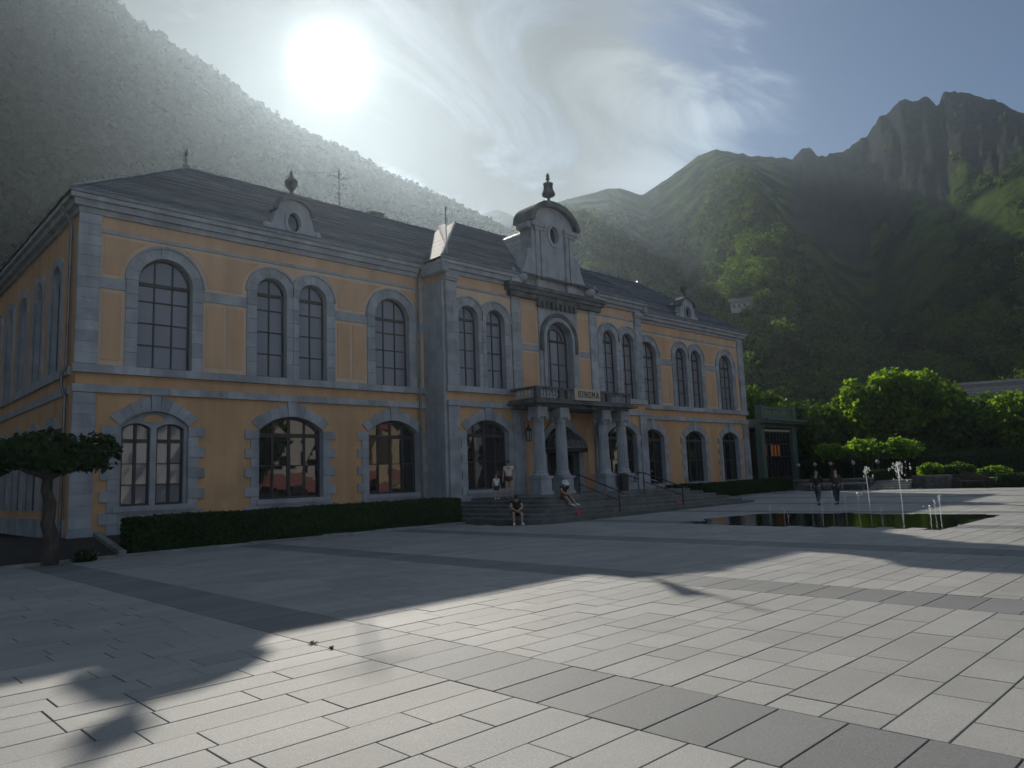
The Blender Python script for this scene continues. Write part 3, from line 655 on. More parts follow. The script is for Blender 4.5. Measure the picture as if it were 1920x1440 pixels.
# frieze under the cornice
for x0, x1, y in ((XL+.86, CL-.25, Y0), (CR+.1, XR-.92, Y0), (CL+.9, 34.25, YC), (43.3, CR-.9, YC)):
    mb = MB(); mb.box(x0, x1, y-.03, y+.01, 14.42, 15.058); part('frieze', mb, M['panelc'])
    band('frieze_course', x0, x1, y, 14.26, 14.418, .06)
def cornice(x0, x1, y, e0, e1, mt='stone'):
    mb = MB(); mb.box(x0-.15*e0, x1+.15*e1, y-.17, y+.05, 15.06, 15.32); mb.box(x0-.38*e0, x1+.38*e1, y-.38, y+.05, 15.317, 15.62); mb.box(x0-.56*e0, x1+.56*e1, y-.56, y+.05, 15.617, 15.83)
    part('cornice', mb, M[mt])
    g = MB(); pts = []
    g.box(x0-.62*e0, x1+.62*e1, y-.64, y-.50, 15.833, 15.98); part('gutter', g, M['lead'])
cornice(XL, CL-.5, Y0, 1, 0); cornice(CR+.5, XR, Y0, 0, 1); cornice(CL, 34.6, YC, 1, 0); cornice(43.0, CR, YC, 0, 1)
for x, e in ((CL, -1), (CR, 1)): mb = MB(); mb.box(min(x, x+e*.5), max(x, x+e*.5), YC-.5, Y0, 15.1, 15.82); part('cornice', mb, M['stone'])
# downpipes
def pipe(pts, r=.075):
    mb = MB(); mb.tube(pts, r, 8); return part('downpipe', mb, M['lead'])
pipe([(XL-.62, Y0+.9, 15.6), (XL-.16, Y0+1.0, 14.6), (XL-.16, Y0+1.0, 7.9), (XL-.32, Y0+1.0, 7.6), (XL-.32, Y0+1.0, 7.0), (XL-.16, Y0+1.0, 6.5), (XL-.16, Y0+1.0, 0)])
pipe([(CL-.75, Y0-.55, 15.5), (CL-.75, Y0-.25, 15.0), (CL-.75, Y0-.25, 0)])
# --- roofs, laid in slate courses
def slope(mb, a, b, c, d, rows):
    """a-b lower edge, d-c upper edge; each course overlaps the one below"""
    a, b, c, d = map(Vector, (a, b, c, d)); nrm = (b-a).cross(d-a).normalized()
    if nrm.z < 0: nrm = -nrm
    for k in range(rows):
        t0, t1 = k/rows, (k+1)/rows; p0, p1 = a.lerp(d, t0)+nrm*.03, b.lerp(c, t0)+nrm*.03; p2, p3 = b.lerp(c, t1)+nrm*.004, a.lerp(d, t1)+nrm*.004
        q0, q1 = a.lerp(d, t0), b.lerp(c, t0); mb.tint = rs.random(); mb.add([p0, p1, p2, p3, q0, q1], [(0, 1, 2, 3), (4, 5, 1, 0)])
ZR, ZE, YR = 21.55, 15.95, Y0+7.0
LX, RX = 15.9, 61.5
mb = MB()
E0 = Y0-.6
slope(mb, (XL-.6, E0, ZE), (XR+.6, E0, ZE), (RX, YR, ZR), (LX, YR, ZR), 26)
slope(mb, (XL-.6, 62.5, ZE), (XL-.6, E0, ZE), (LX, YR, ZR), (LX, 55.5, ZR), 26)
slope(mb, (XR+.6, E0, ZE), (XR+.6, 62.5, ZE), (RX, 55.5, ZR), (RX, YR, ZR), 26)
slope(mb, (LX, 52.5, 16.2), (RX, 52.5, 16.2), (RX, YR, ZR), (LX, YR, ZR), 10)
mb.add([(LX, 52.5, 16.2), (RX, 52.5, 16.2), (RX, 62.5, 15.9), (LX, 62.5, 15.9)], [(0, 1, 2, 3)])
roof = part('roof', mb, M['slate'])
mb = MB(); mb.tube([(LX, YR, ZR+.05), (RX, YR, ZR+.05)], .11, 6); part('ridge', mb, M['lead'], roof)
for a, b in (((XL-.6, E0, ZE+.04), (LX, YR, ZR+.06)), ((XR+.6, E0, ZE+.04), (RX, YR, ZR+.06))): mb = MB(); mb.tube([a, b], .09, 6); part('hip_flashing', mb, M['lead'], roof)
mb = MB(); mb.lathe([(.16, 0), (.2, .2), (.08, .35), (.05, .8), (.14, .95), (.02, 1.3)], LX, YR, 8, ZR); mb.lathe([(.16, 0), (.2, .2), (.08, .35), (.05, .8), (.14, .95), (.02, 1.3)], RX, YR, 8, ZR); part('roof_finial', mb, M['lead'], roof)
mb = MB(); e = YC-.6
slope(mb, (CL-.6, e, ZE), (CR+.6, e, ZE), (CR+.6-6.9, e+6.9, ZR), (CL-.6+6.9, e+6.9, ZR), 26)
slope(mb, (CL-.6, e+8.5, ZE), (CL-.6, e, ZE), (CL-.6+6.9, e+6.9, ZR), (CL-.6+6.9, e+8.9, ZR), 26)
slope(mb, (CR+.6, e, ZE), (CR+.6, e+8.5, ZE), (CR+.6-6.9, e+8.9, ZR), (CR+.6-6.9, e+6.9, ZR), 26)
roofc = part('roof', mb, M['slate'])
for a, b in (((CL-.6, e, ZE+.04), (CL+6.3, e+6.9, ZR+.05)), ((CR+.6, e, ZE+.04), (CR-6.3, e+6.9, ZR+.05))): mb = MB(); mb.tube([a, b], .09, 6); part('hip_flashing', mb, M['lead'], roofc)
mb = MB()       # steep saddle roof behind the gable
slope(mb, (36.2, 43.2, 17.2), (36.2, YC+.8, 17.2), (CX, YC+.8, 20.75), (CX, 43.2, 20.75), 16); slope(mb, (41.4, YC+.8, 17.2), (41.4, 43.2, 17.2), (CX, 43.2, 20.75), (CX, YC+.8, 20.75), 16)
part('roof', mb, M['slate_wet'] if 'slate_wet' in M else M['slate'])
mb = MB(); mb.box(36.3, 36.5, YC+.8, 40, 15.9, 17.2); mb.box(41.1, 41.3, YC+.8, 40, 15.9, 17.2); part('gable_cheek', mb, M['stone_dark'])
# chimneys on the back slope
for x in (30.5, 47.5):
    mb = MB(); mb.box(x-.5, x+.5, YR+1.2, YR+2.2, 18.8, 22.3); mb.box(x-.6, x+.6, YR+1.1, YR+2.3, 22.3, 22.5); part('chimney', mb, M['stone_dark'])
# --- dormers with an oval eye
def dormer(cx):
    y = Y0-.12
    half = [(1.75, 15.85), (1.75, 16.15), (1.45, 16.25), (1.25, 16.7), (1.12, 17.2), (1.0, 17.45)]
    out = [(cx-a, z) for a, z in half]+[(cx+1.0*math.cos(math.pi-math.pi*t/12), 17.45+.72*math.sin(math.pi-math.pi*t/12)) for t in range(13)]+[(cx+a, z) for a, z in half[::-1]]
    eye = [(cx+.40*math.cos(2*math.pi*t/18), 16.85+.55*math.sin(2*math.pi*t/18)) for t in range(18)]
    eo = [(cx+.58*math.cos(2*math.pi*t/18), 16.85+.75*math.sin(2*math.pi*t/18)) for t in range(18)]
    mb = MB(); mb.sheet(out, [eye], y); mb.strip(out, y, y+.55); mb.strip(eye, y, y+.25); d = part('dormer', mb, M['stone'])
    mb = MB(); mb.sheet([(cx+(x-cx)*.99, 16.85+(z-16.85)*.99) for x, z in eye], [], y+.2); part('pane', mb, M['glass'], d)
    mb = MB(); mb.ring(eye, eo, y-.09, y+.02, closed=True); part('eye_moulding', mb, M['stone'], d)
    hi = [(cx+1.02*math.cos(math.pi-math.pi*t/14), 17.42+.74*math.sin(math.pi-math.pi*t/14)) for t in range(15)]; ho = [(cx+1.25*math.cos(math.pi-math.pi*t/14), 17.42+.98*math.sin(math.pi-math.pi*t/14)) for t in range(15)]
    mb = MB(); mb.ring(hi, ho, y-.2, y+.75); part('hood_mould', mb, M['stone_dark'], d)
    mb = MB(); mb.box(cx-1.95, cx+1.95, y-.16, y+.5, 15.7, 15.86)
    for s in (-1, 1): mb.lathe([(.05, 0), (.27, .05), (.30, .3), (.2, .5), (.03, .55)], cx+s*1.5, y+.2, 10, 16.1)
    part('base_scroll', mb, M['stone'], d)
    mb = MB(); mb.lathe([(.34, 0), (.34, .12), (.13, .25), (.10, .5), (.22, .62), (.36, .85), (.36, 1.05), (.18, 1.25), (.08, 1.4), (.10, 1.55), (.02, 1.75)], cx, y+.3, 12, 18.36); part('finial', mb, M['stone_dark'], d, True)
    mb = MB(); zr = 18.0
    for s in (-1, 1): slope(mb, (cx+s*1.35, y+.3, 16.6), (cx+s*1.35, y+2.4, 16.9), (cx, y+5.0, zr), (cx, y+.3, zr+.1), 8)
    part('roof', mb, M['slate'], d)
    mb = MB()
    for s in (-1, 1): mb.add([(cx+s*1.3, y+.3, 15.9), (cx+s*1.3, y+1.8, 16.8), (cx+s*1.3, y+.3, 16.8)], [(0, 1, 2)])
    part('cheek', mb, M['slate'], d)
dormer(19.35); dormer(59.15)
# --- the big shaped gable
hg = [(4.75, 14.75), (4.75, 15.55), (4.35, 15.62), (3.75, 15.95), (3.25, 16.5), (2.9, 17.2), (2.72, 17.9), (2.62, 18.15), (2.25, 18.2), (2.25, 19.7), (2.62, 19.78), (2.62, 20.12), (2.32, 20.2)]
arcp = [(2.32*math.cos(a), 20.2+1.55*math.sin(a)) for a in [math.pi/2*k/8 for k in range(1, 8)]]
right = hg+arcp; out = [(CX-a, z) for a, z in right]+[(CX, 21.78)]+[(CX+a, z) for a, z in right[::-1]]
yg = YC-.16
eye = [(CX+.05+.46*math.cos(2*math.pi*t/20), 19.55+.66*math.sin(2*math.pi*t/20)) for t in range(20)]; eo = [(CX+.05+.70*math.cos(2*math.pi*t/20), 19.55+.92*math.sin(2*math.pi*t/20)) for t in range(20)]
mb = MB(); mb.sheet(out, [eye], yg); mb.strip(out, yg, yg+1.15); mb.sheet(out, [], yg+1.15); mb.strip(eye, yg, yg+.3); gab = part('gable', mb, M['stone'])
mb = MB(); mb.sheet(eye, [], yg+.28); part('pane', mb, M['glass'], gab)
mb = MB(); mb.ring(eye, eo, yg-.1, yg+.02, closed=True); part('eye_moulding', mb, M['stone'], gab)
hi = [(CX+2.2*math.cos(math.pi-math.pi*t/18), 20.2+1.42*math.sin(math.pi-math.pi*t/18)) for t in range(19)]; ho = [(CX+2.62*math.cos(math.pi-math.pi*t/18), 20.2+1.82*math.sin(math.pi-math.pi*t/18)) for t in range(19)]
mb = MB(); mb.ring(hi, ho, yg-.4, yg+1.5); part('hood_mould', mb, M['stone_dark'], gab)
for s in (-1, 1):
    mb = MB()
    for x in (1.30, 1.78): mb.box(CX+s*x-.17, CX+s*x+.17, yg-.16, yg+.02, 15.9, 19.6)
    mb.box(min(CX+s*1.05, CX+s*2.1), max(CX+s*1.05, CX+s*2.1), yg-.22, yg+.02, 19.602, 19.85); mb.box(min(CX+s*1.0, CX+s*2.4), max(CX+s*1.0, CX+s*2.4), yg-.3, yg+.02, 19.852, 20.15)
    mb.box(min(CX+s*1.05, CX+s*2.1), max(CX+s*1.05, CX+s*2.1), yg-.24, yg+.02, 15.3, 15.898)
    part('pilaster', mb, M['stone'], gab)
mb = MB(); mb.box(CX-4.8, CX+4.8, yg-.22, yg+.3, 14.4, 14.75); mb.box(CX-5.0, CX+5.0, yg-.4, yg+.3, 14.752, 15.02); mb.box(CX-5.15, CX+5.15, yg-.55, yg+.3, 15.022, 15.28); part('cornice', mb, M['stone_dark'], gab)
for k in range(9):
    mb = MB(); x = CX-1.9+3.8*k/8; mb.box(x-.12, x+.12, yg-.2, yg+.02, 13.95, 14.397); part('bracket', mb, M['stone_dark'], gab)
for s in (-1, 1):      # pointed acroteria over the inner pilasters and volute ends
    mb = MB(); mb.add([(CX+s*4.3-.55, yg-.45, 15.28), (CX+s*4.3+.55, yg-.45, 15.28), (CX+s*4.3+.55, yg+.2, 15.28), (CX+s*4.3-.55, yg+.2, 15.28), (CX+s*4.3, yg-.1, 16.5)], [(0, 1, 4), (1, 2, 4), (2, 3, 4), (3, 0, 4)]); part('acroterion', mb, M['stone'], gab)
    mb = MB(); mb.lathe([(.1, -.3), (.42, -.25), (.5, 0), (.42, .25), (.1, .3)], CX+s*3.6, yg-.1, 12, 15.75); part('volute', mb, M['stone'], gab, True)
mb = MB(); mb.box(CX-.62, CX+.62, yg-.2, yg+.8, 21.7, 21.95); mb.lathe([(.55, 0), (.6, .15), (.35, .3), (.15, .42), (.12, .58), (.3, .72), (.58, .82), (.62, .95), (.45, 1.25), (.40, 1.55), (.46, 1.66), (.46, 1.74), (.12, 1.82), (.1, 2.0), (.22, 2.1), (.10, 2.22), (.2, 2.32), (.02, 2.6)], CX+.05, yg+.3, 16, 21.9, .82, .82); part('finial', mb, M['stone_dark'], gab, True)
# --- centre window bay
y = YC; r = CWW/2; zs = 13.1-r; yf = y+.35
mb = MB(); inner = [(CWX+(x-CWX)*.9, SILL+.1+(z-SILL)*.965) for x, z in cw]; mb.ring(inner, cw, yf, yf+.12)
rr2 = r*.62
for t in range(20):
    pass
mb.ring([(CWX+rr2*math.cos(math.pi-math.pi*t/14), zs+rr2*math.sin(math.pi-math.pi*t/14)) for t in range(15)], [(CWX+(rr2+.07)*math.cos(math.pi-math.pi*t/14), zs+(rr2+.07)*math.sin(math.pi-math.pi*t/14)) for t in range(15)], yf-.01, yf+.09)
for x in (-.42, .42): mb.box(CWX+x-.04, CWX+x+.04, yf+.006, yf+.1, SILL, zs+.7)
mb.box(CWX-r+.05, CWX+r-.05, yf-.012, yf+.09, zs-.08, zs+.08)
for z in (8.9, 10.1): mb.box(CWX-r+.05, CWX+r-.05, yf+.012, yf+.085, z-.03, z+.03)
win = part('window', mb, M['frame'])
for x0, x1 in ((-r, -.42), (-.42, .42), (.42, r)):
    for za, zb in ((SILL, 8.9), (8.9, 10.1), (10.1, zs)):
        m2 = MB(); m2.add([(CWX+x0+.02, yf+.06, za), (CWX+x1-.02, yf+.06, za), (CWX+x1-.02, yf+.06, zb), (CWX+x0+.02, yf+.06, zb)], [(0, 1, 2, 3)]); part('pane', m2, M['blind'], win)
m2 = MB(); m2.sheet(arch(CWX, CWW-.06, zs, zs+.001, r-.03, 14), [], yf+.06); part('pane', m2, M['blind'], win)
m3 = MB(); m3.strip(cw, y-.3, yf+.12, closed=False); part('reveal', m3, M['stone'], win)
bay = MB(); bo = rect(36.92, 41.02, SILL, 13.94); bay.sheet(bo, [cw], y-.12); bay.strip(bo, y-.12, y+.02); part('stone_bay', bay, M['stone'])
for k, (r0, r1, d) in enumerate(((r+.02, r+.32, .2), (r+.34, r+.62, .3))):
    o1 = [(CWX+r0*math.cos(math.pi-math.pi*t/20), zs+r0*math.sin(math.pi-math.pi*t/20)) for t in range(21)]; o2 = [(CWX+r1*math.cos(math.pi-math.pi*t/20), zs+r1*math.sin(math.pi-math.pi*t/20)) for t in range(21)]
    o1 = [(CWX-r0, SILL if k == 0 else 10.9)]+o1+[(CWX+r0, SILL if k == 0 else 10.9)]; o2 = [(CWX-r1, SILL if k == 0 else 10.9)]+o2+[(CWX+r1, SILL if k == 0 else 10.9)]
    mb = MB(); mb.ring(o1, o2, y-.12-d*.6, y-.1); part('hood_mould', mb, M['stone'] if k == 0 else M['stone_dark'], win)
# --- door, canopy, portico
yf = YC+.45
mb = MB(); inner = [(DX+(x-DX)*.9, .93+(z-.93)*.97) for x, z in dr]; mb.ring(inner, dr, yf, yf+.12)
mb.box(DX-DW/2+.1, DX+DW/2-.1, yf, yf+.1, 3.75, 3.95)
for k in range(1, 4): mb.box(DX-DW/2+DW*k/4-.07, DX-DW/2+DW*k/4+.07, yf-.01, yf+.1, .93, 3.76)
for k in range(18): x = DX-DW/2+.15+(DW-.3)*k/17; mb.box(x-.015, x+.015, yf-.06, yf-.03, 1.1, 3.7)
for z in (1.2, 2.5, 3.6): mb.box(DX-DW/2+.1, DX+DW/2-.1, yf-.065, yf-.025, z-.03, z+.03)
door = part('door', mb, M['iron'])
for k in range(4):
    m2 = MB(); x0, x1 = DX-DW/2+DW*k/4+.04, DX-DW/2+DW*(k+1)/4-.04; m2.add([(x0, yf+.05, .95), (x1, yf+.05, .95), (x1, yf+.05, 3.8), (x0, yf+.05, 3.8)], [(0, 1, 2, 3)]); part('pane', m2, M['glass'], door)
m2 = MB(); m2.sheet(arch(DX, DW-.08, 3.9, 4.6, DW/2*.6, 10), [], yf+.06); part('pane', m2, M['glass'], door)
m3 = MB(); m3.strip(dr, YC-.05, yf+.12, closed=False); part('reveal', m3, M['stone'], door)
o2 = arch(DX, DW+1.0, .93, 4.6, DW/2*.62+.45, 14); mb = MB(); mb.ring(dr, o2, YC-.12, YC+.03); part('surround', mb, M['stone'], door)
# rounded canopy over the door, in ribbed gores
mb = MB(); n = 12; mm = 7; RX_, RY_, RZ_ = 2.0, 1.5, 1.25; z0 = 4.0
vs = []
for i in range(n+1):
    a = math.pi-math.pi*i/n
    for j in range(mm+1):
        b = math.pi/2*j/mm; vs.append((DX+RX_*math.cos(a)*math.cos(b), YC-.12-RY_*math.sin(a)*math.cos(b), z0+RZ_*math.sin(b)))
mb.add(vs, [(i*(mm+1)+j, (i+1)*(mm+1)+j, (i+1)*(mm+1)+j+1, i*(mm+1)+j+1) for i in range(n) for j in range(mm)])
mb.strip([(0, 0)], 0, 0) if False else None
can = part('door_canopy', mb, M['canopy'] if 'canopy' in M else M['iron'])
mb = MB()
for i in range(n+1): mb.tube([vs[i*(mm+1)+j] for j in range(mm+1)], .03, 5)
mb.tube([(DX+RX_*math.cos(math.pi-math.pi*i/n), YC-.12-RY_*math.sin(math.pi-math.pi*i/n), z0) for i in range(n+1)], .05, 6); part('rib', mb, M['lead'], can)
mb = MB(); k0 = [(DX+RX_*math.cos(math.pi-math.pi*i/n), YC-.12-RY_*math.sin(math.pi-math.pi*i/n)) for i in range(n+1)]
mb.add([(x, y_, z0) for x, y_ in k0]+[(x, y_, z0-.28) for x, y_ in k0], [(i, i+1, n+2+i, n+1+i) for i in range(n)]); part('valance', mb, M['black'], can)
# columns
YP = 33.5
LAND = .94
def fluted(mb, x, y_, z0, z1, r0, r1):
    n = 40; vs = []; rows = 5
    for j in range(rows+1):
        t = j/rows; rr = r0+(r1-r0)*t**1.3
        for k in range(n): a = 2*math.pi*k/n; q = rr*(1 if k % 2 else .90); vs.append((x+q*math.cos(a), y_+q*math.sin(a), z0+(z1-z0)*t))
    mb.add(vs, [(j*n+k, j*n+(k+1) % n, (j+1)*n+(k+1) % n, (j+1)*n+k) for j in range(rows) for k in range(n)])
for dx in (-4.3, -2.2, 2.2, 4.3):
    x = CX+dx; mb = MB(); fluted(mb, x, YP, 2.45, 5.55, .40, .34); col = part('column', mb, M['stone'])
    mb = MB(); mb.box(x-.58, x+.58, YP-.58, YP+.58, LAND-.02, 1.15); mb.box(x-.5, x+.5, YP-.5, YP+.5, 1.152, 1.95); mb.box(x-.58, x+.58, YP-.58, YP+.58, 1.952, 2.12); part('pedestal', mb, M['stone'], col)
    mb = MB(); mb.lathe([(.54, 0), (.56, .06), (.52, .12), (.44, .16), (.47, .22), (.46, .28), (.40, .33)], x, YP, 20, 2.12); part('column_base', mb, M['stone'], col, True)
    mb = MB(); mb.lathe([(.36, 0), (.39, .04), (.35, .08), (.36, .22), (.47, .36), (.42, .40)], x, YP, 16, 5.55)
    for s in (-1, 1):
        for t in (-1, 1): mb.lathe([(.02, -.1), (.13, -.09), (.15, 0), (.13, .09), (.02, .1)], x+s*.40, YP+t*.36, 8, 5.86)
    mb.box(x-.50, x+.50, YP-.50, YP+.50, 5.952, 6.05); part('capital', mb, M['stone'], col)
    mb = MB(); mb.box(x-.44, x+.44, YP-.44, YP+.44, 6.052, 6.58)
    for k in range(3): mb.box(x-.47, x+.47, YP-.47, YP+.47, 6.15+k*.15, 6.20+k*.15)
    part('impost_block', mb, M['stone'], col)
# pilasters answering the columns on the wall
for dx in (-4.3, 4.3):
    x = CX+dx; mb = MB(); mb.box(x-.4, x+.4, YC-.22, YC+.03, LAND, 6.6); part('pilaster', mb, M['stone'])
for dx in (-3.1, 3.1):
    mb = MB(); mb.sheet(arch(CX+dx, .62, 2.1, 5.3, .3, 8), [], YC-.035); part('panel', mb, M['panelc'])
bx0, bx1, by0 = CX-4.95, CX+4.95, YP-.55
mb = MB(); mb.box(bx0+.15, bx1-.15, by0+.15, YC, 6.582, 6.8); mb.box(bx0-.35, bx1+.35, by0-.35, YC, 6.802, 6.95); mb.box(bx0-.15, bx1+.15, by0-.15, YC, 6.952, 7.06); bal = part('balcony', mb, M['stone_dark'])
mb = MB(); mb.box(bx0, bx1, by0, by0+.32, 7.062, 7.16); mb.box(bx0-.04, bx1+.04, by0-.04, by0+.36, 7.76, 7.9)
for x in (bx0, bx1-.32): mb.box(x, x+.32, by0+.322, YC, 7.062, 7.16); mb.box(x-.04, x+.36, by0+.362, YC, 7.76, 7.9)
part('balustrade_rail', mb, M['stone_dark'], bal)
for x in (bx0+.24, CX-2.45, CX-1.7, CX+1.75, CX+2.5, bx1-.24):
    mb = MB(); mb.box(x-.22, x+.22, by0+.02, by0+.3, 7.162, 7.758); part('die', mb, M['stone_dark'], bal)
bxs = [bx0+.62+k*.29 for k in range(6)]+[CX+2.88+k*.29 for k in range(6)]+[CX-1.4+k*.29 for k in range(11)]
for x in bxs:
    mb = MB(); mb.lathe([(.09, 0), (.09, .06), (.05, .1), (.105, .22), (.10, .3), (.045, .45), (.06, .5), (.09, .54), (.09, .596)], x, by0+.16, 8, 7.162); part('baluster', mb, M['stone'], bal, True)
for k in range(5):
    for x in (bx0+.16, bx1-.16):
        mb = MB(); mb.lathe([(.09, 0), (.05, .1), (.105, .22), (.045, .45), (.09, .54), (.09, .596)], x, by0+.6+k*.32, 8, 7.162); part('baluster', mb, M['stone'], bal, True)
# lanterns by the door
for s in (-1, 1):
    x = CX+s*3.75; yl = YC-.55; mb = MB()
    mb.lathe([(.10, 0), (.16, .05), (.05, .12)], x, yl, 6, 4.45); mb.lathe([(.24, 0), (.2, .12), (.05, .34), (.03, .5)], x, yl, 6, 5.12)
    for k in range(6): a = math.pi/3*k; mb.tube([(x+.15*math.cos(a), yl+.15*math.sin(a), 4.5), (x+.22*math.cos(a), yl+.22*math.sin(a), 5.14)], .018, 4)
    mb.tube([(x, yl, 5.55), (x, yl, 5.75), (x, YC-.2, 5.75), (x, YC-.2, 5.0)], .025, 5); ln = part('lantern', mb, M['iron'])
    mb = MB(); mb.lathe([(.13, 0), (.2, .6)], x, yl, 6, 4.52); part('lamp_glass', mb, M['lampglass'], ln)
# sign on the balcony
sx0, sx1, sz0, sz1, sy = CX-1.36, CX+1.32, 7.13, 7.93, by0-.10
sign = empty('cinema_sign', BT(((sx0+sx1)/2, sy, sz0)), 'cream sign board reading CINEMA fixed to the dark balcony', 'sign')
mb = MB(); mb.box(sx0, sx1, sy-.03, sy+.06, sz0, sz1); mb.build('board', M['paper'], sign, BT)
def glyph(ch):
    S = .16
    T = {'C': [('box', 0, S, .12, .88), ('box', .1, .62, .84, 1), ('box', .1, .62, 0, .16), ('box', .5, .66, .66, .92), ('box', .5, .66, .08, .34), ('box', .2, .5, .42, .56)],
         'I': [('box', .12, .30, 0, 1), ('box', 0, .42, 0, .1), ('box', 0, .42, .9, 1)],
         'N': [('box', 0, S, 0, 1), ('box', .56, .56+S, 0, 1), ('quad', (0.02, 1), (.2, 1), (.70, 0), (.52, 0)), ('box', -.06, .24, .92, 1), ('box', -.06, .22, 0, .08)],
         'E': [('box', .04, .04+S, 0, 1), ('box', 0, .6, 0, .14), ('box', 0, .6, .86, 1), ('box', .1, .5, .44, .57), ('box', .48, .62, .05, .3), ('box', .48, .62, .7, .95)],
         'M': [('box', 0, S, 0, 1), ('box', .66, .66+S, 0, 1), ('quad', (.02, 1), (.2, 1), (.49, .3), (.36, .3)), ('quad', (.62, 1), (.8, 1), (.46, .3), (.33, .3)), ('box', -.06, .22, 0, .08), ('box', .6, .88, 0, .08)],
         'A': [('quad', (0, 0), (.17, 0), (.42, 1), (.28, 1)), ('quad', (.53, 0), (.74, 0), (.46, 1), (.3, 1)), ('box', .16, .56, .28, .40), ('box', -.06, .22, 0, .08), ('box', .5, .8, 0, .08)]}
    return T[ch]
x = sx0+.36; hh = .42; zb = sz0+.2
for ch, adv in zip('CINEMA', (.80, .56, .88, .78, .98, .8)):
    mb = MB(); yy = sy-.042
    for i, g in enumerate(glyph(ch)):
        d = yy-.0012*i
        if g[0] == 'box': mb.box(x+g[1]*hh, x+g[2]*hh, d, sy-.028, zb+g[3]*hh, zb+g[4]*hh)
        else: mb.prism([(x+px*hh, zb+pz*hh) for px, pz in g[1:]], d, sy-.028)
    mb.build('letter', M['ink'], sign, BT); x += adv*hh*1.0+.03
# flagpole on the shoulder of the centre block
fp = empty('flagpole', BT((28.8, YC-.1, 15.9)), 'white flagpole with small red-edged white flag above the left eave', 'flagpole')
mb = MB(); mb.tube([(28.8, YC-.1, 15.9), (28.8, YC-.1, 19.3)], .045, 6); mb.ball((28.8, YC-.1, 19.35), .09); mb.build('pole', M['steel'], fp, BT)
mb = MB(); k = 7; vs = []
for i in range(k):
    t = i/(k-1)
    for j in range(5):
        u = j/4; vs.append((28.76-(.62*(1-t)+.05)*u+.03*math.sin(5*t+2*u), YC-.1+.10*math.sin(3.2*u+2.0*t)*u, 18.3-1.55*t-.25*u*(1-t)))
mb.add(vs, [(i*5+j, i*5+j+1, (i+1)*5+j+1, (i+1)*5+j) for i in range(k-1) for j in range(4)])
mb.build('flag', M['flag'], fp, BT)
mb = MB(); vs2 = [(vs[i*5+4][0]-.05, vs[i*5+4][1], vs[i*5+4][2]) for i in range(k)]; mb.add([vs[i*5+4] for i in range(k)]+vs2, [(i, i+1, k+i+1, k+i) for i in range(k-1)]); mb.build('flag_hem', M['redflag'], fp, BT)
an = empty('roof_antenna', BT((26.5, YR, ZR)), 'thin mast antenna standing on the roof ridge', 'antenna')
mb = MB(); mb.tube([(26.5, YR, ZR), (26.5, YR, ZR+2.8)], .04, 5); mb.build('mast', M['lead'], an, BT)
mb = MB(); mb.tube([(25.9, YR, ZR+2.3), (27.1, YR, ZR+2.3)], .025, 4)
for q in range(5): mb.tube([(25.9+.3*q, YR-.3, ZR+2.3), (25.9+.3*q, YR+.3, ZR+2.3)], .016, 4)
mb.build('aerial', M['lead'], an, BT)
# ================================================================== ground, square and paving
mb = MB(); n = 48
mb.add([(1400*math.cos(2*math.pi*k/n), 1400*math.sin(2*math.pi*k/n), -.7) for k in range(n)], [tuple(range(n))])
tag(mb.build('ground', M['ground']), kind='structure')
mb = MB(); mb.add([(-60, -60, gz(-60)-.035), (52, -60, gz(52)-.035), (52, -3, gz(52)-.035), (-60, -3, gz(-60)-.035)], [(0, 1, 2, 3)])
mb.add([(-60, -3, gz(-60)-.035), (-12, -3, gz(-12)-.035), (-12, 24.75, gz(-12)-.035), (-60, 24.75, gz(-60)-.035)], [(0, 1, 2, 3)])
tag(mb.build('square', M['slab']), kind='structure')
mb = MB(); mb.add([(-12, -3, gz(-12)-.03), (51.2, -3, gz(51.2)-.03), (51.2, 26, gz(51.2)-.03), (-12, 26, gz(-12)-.03)], [(0, 1, 2, 3)])
plaza = tag(mb.build('paving', M['joint']), kind='structure')
# slabs: bands of dark square slabs every 6.04 m, between them courses .4425 wide of random lengths
POOL = (22.35, 28.15, 6.75, 15.3)
cand = []
rp = random.Random(11)
def in_pool(x, y): return POOL[0] < x < POOL[1] and POOL[2] < y < POOL[3]
bandx = [4.61-6.04*3+6.04*k for k in range(12)]
for bx in bandx:
    y = 3.563-.5425*14
    while y < 24.9:
        cand.append((bx, bx+1.075, y, y+.5425, 1)); y += .5425
    xs0, xs1 = bx+1.075, bx+6.04
    y = 3.59-.4425*16
    while y < 24.9:
        x = xs0+rp.choice((0, 0, -.3)); first = True
        fixed = {16+1: None}
        while x < xs1-.02:
            L = rp.choice((.55, .68, .8, .95, 1.1, 1.3)); a = max(x, xs0); x2 = x+L
            if xs1-x2 < .35: x2 = xs1
            cand.append((a, min(x2, xs1), y, y+.4425, 0)); x = x2
        y += .4425
cand = [c for c in cand if -12 < c[0] < 51 and c[3] > -3 and not (c[1] > 20.5 and c[1] < 38 and c[2] > 21.0)]
CAMP = Vector((0, 0, 1.9))
def screen(x, y):
    d = Vector((x, y, gz(x)))-CAMP; z = d.dot(_f)
    if z < .3: return None
    return 960+1388.6*d.dot(_rr)/z, 720-1388.6*d.dot(_uu)/z
def big(c):
    p = [screen(*q) for q in ((c[0], c[2]), (c[1], c[2]), (c[1], c[3]), (c[0], c[3]))]
    if any(q is None for q in p): return 0
    mx, my = sum(q[0] for q in p)/4, sum(q[1] for q in p)/4
    if not (-60 < mx < 1980 and 700 < my < 1500): return 0
    return abs(sum(p[i][0]*p[(i+1) % 4][1]-p[(i+1) % 4][0]*p[i][1] for i in range(4)))/2
order = sorted(cand, key=big, reverse=True)
J = .0055
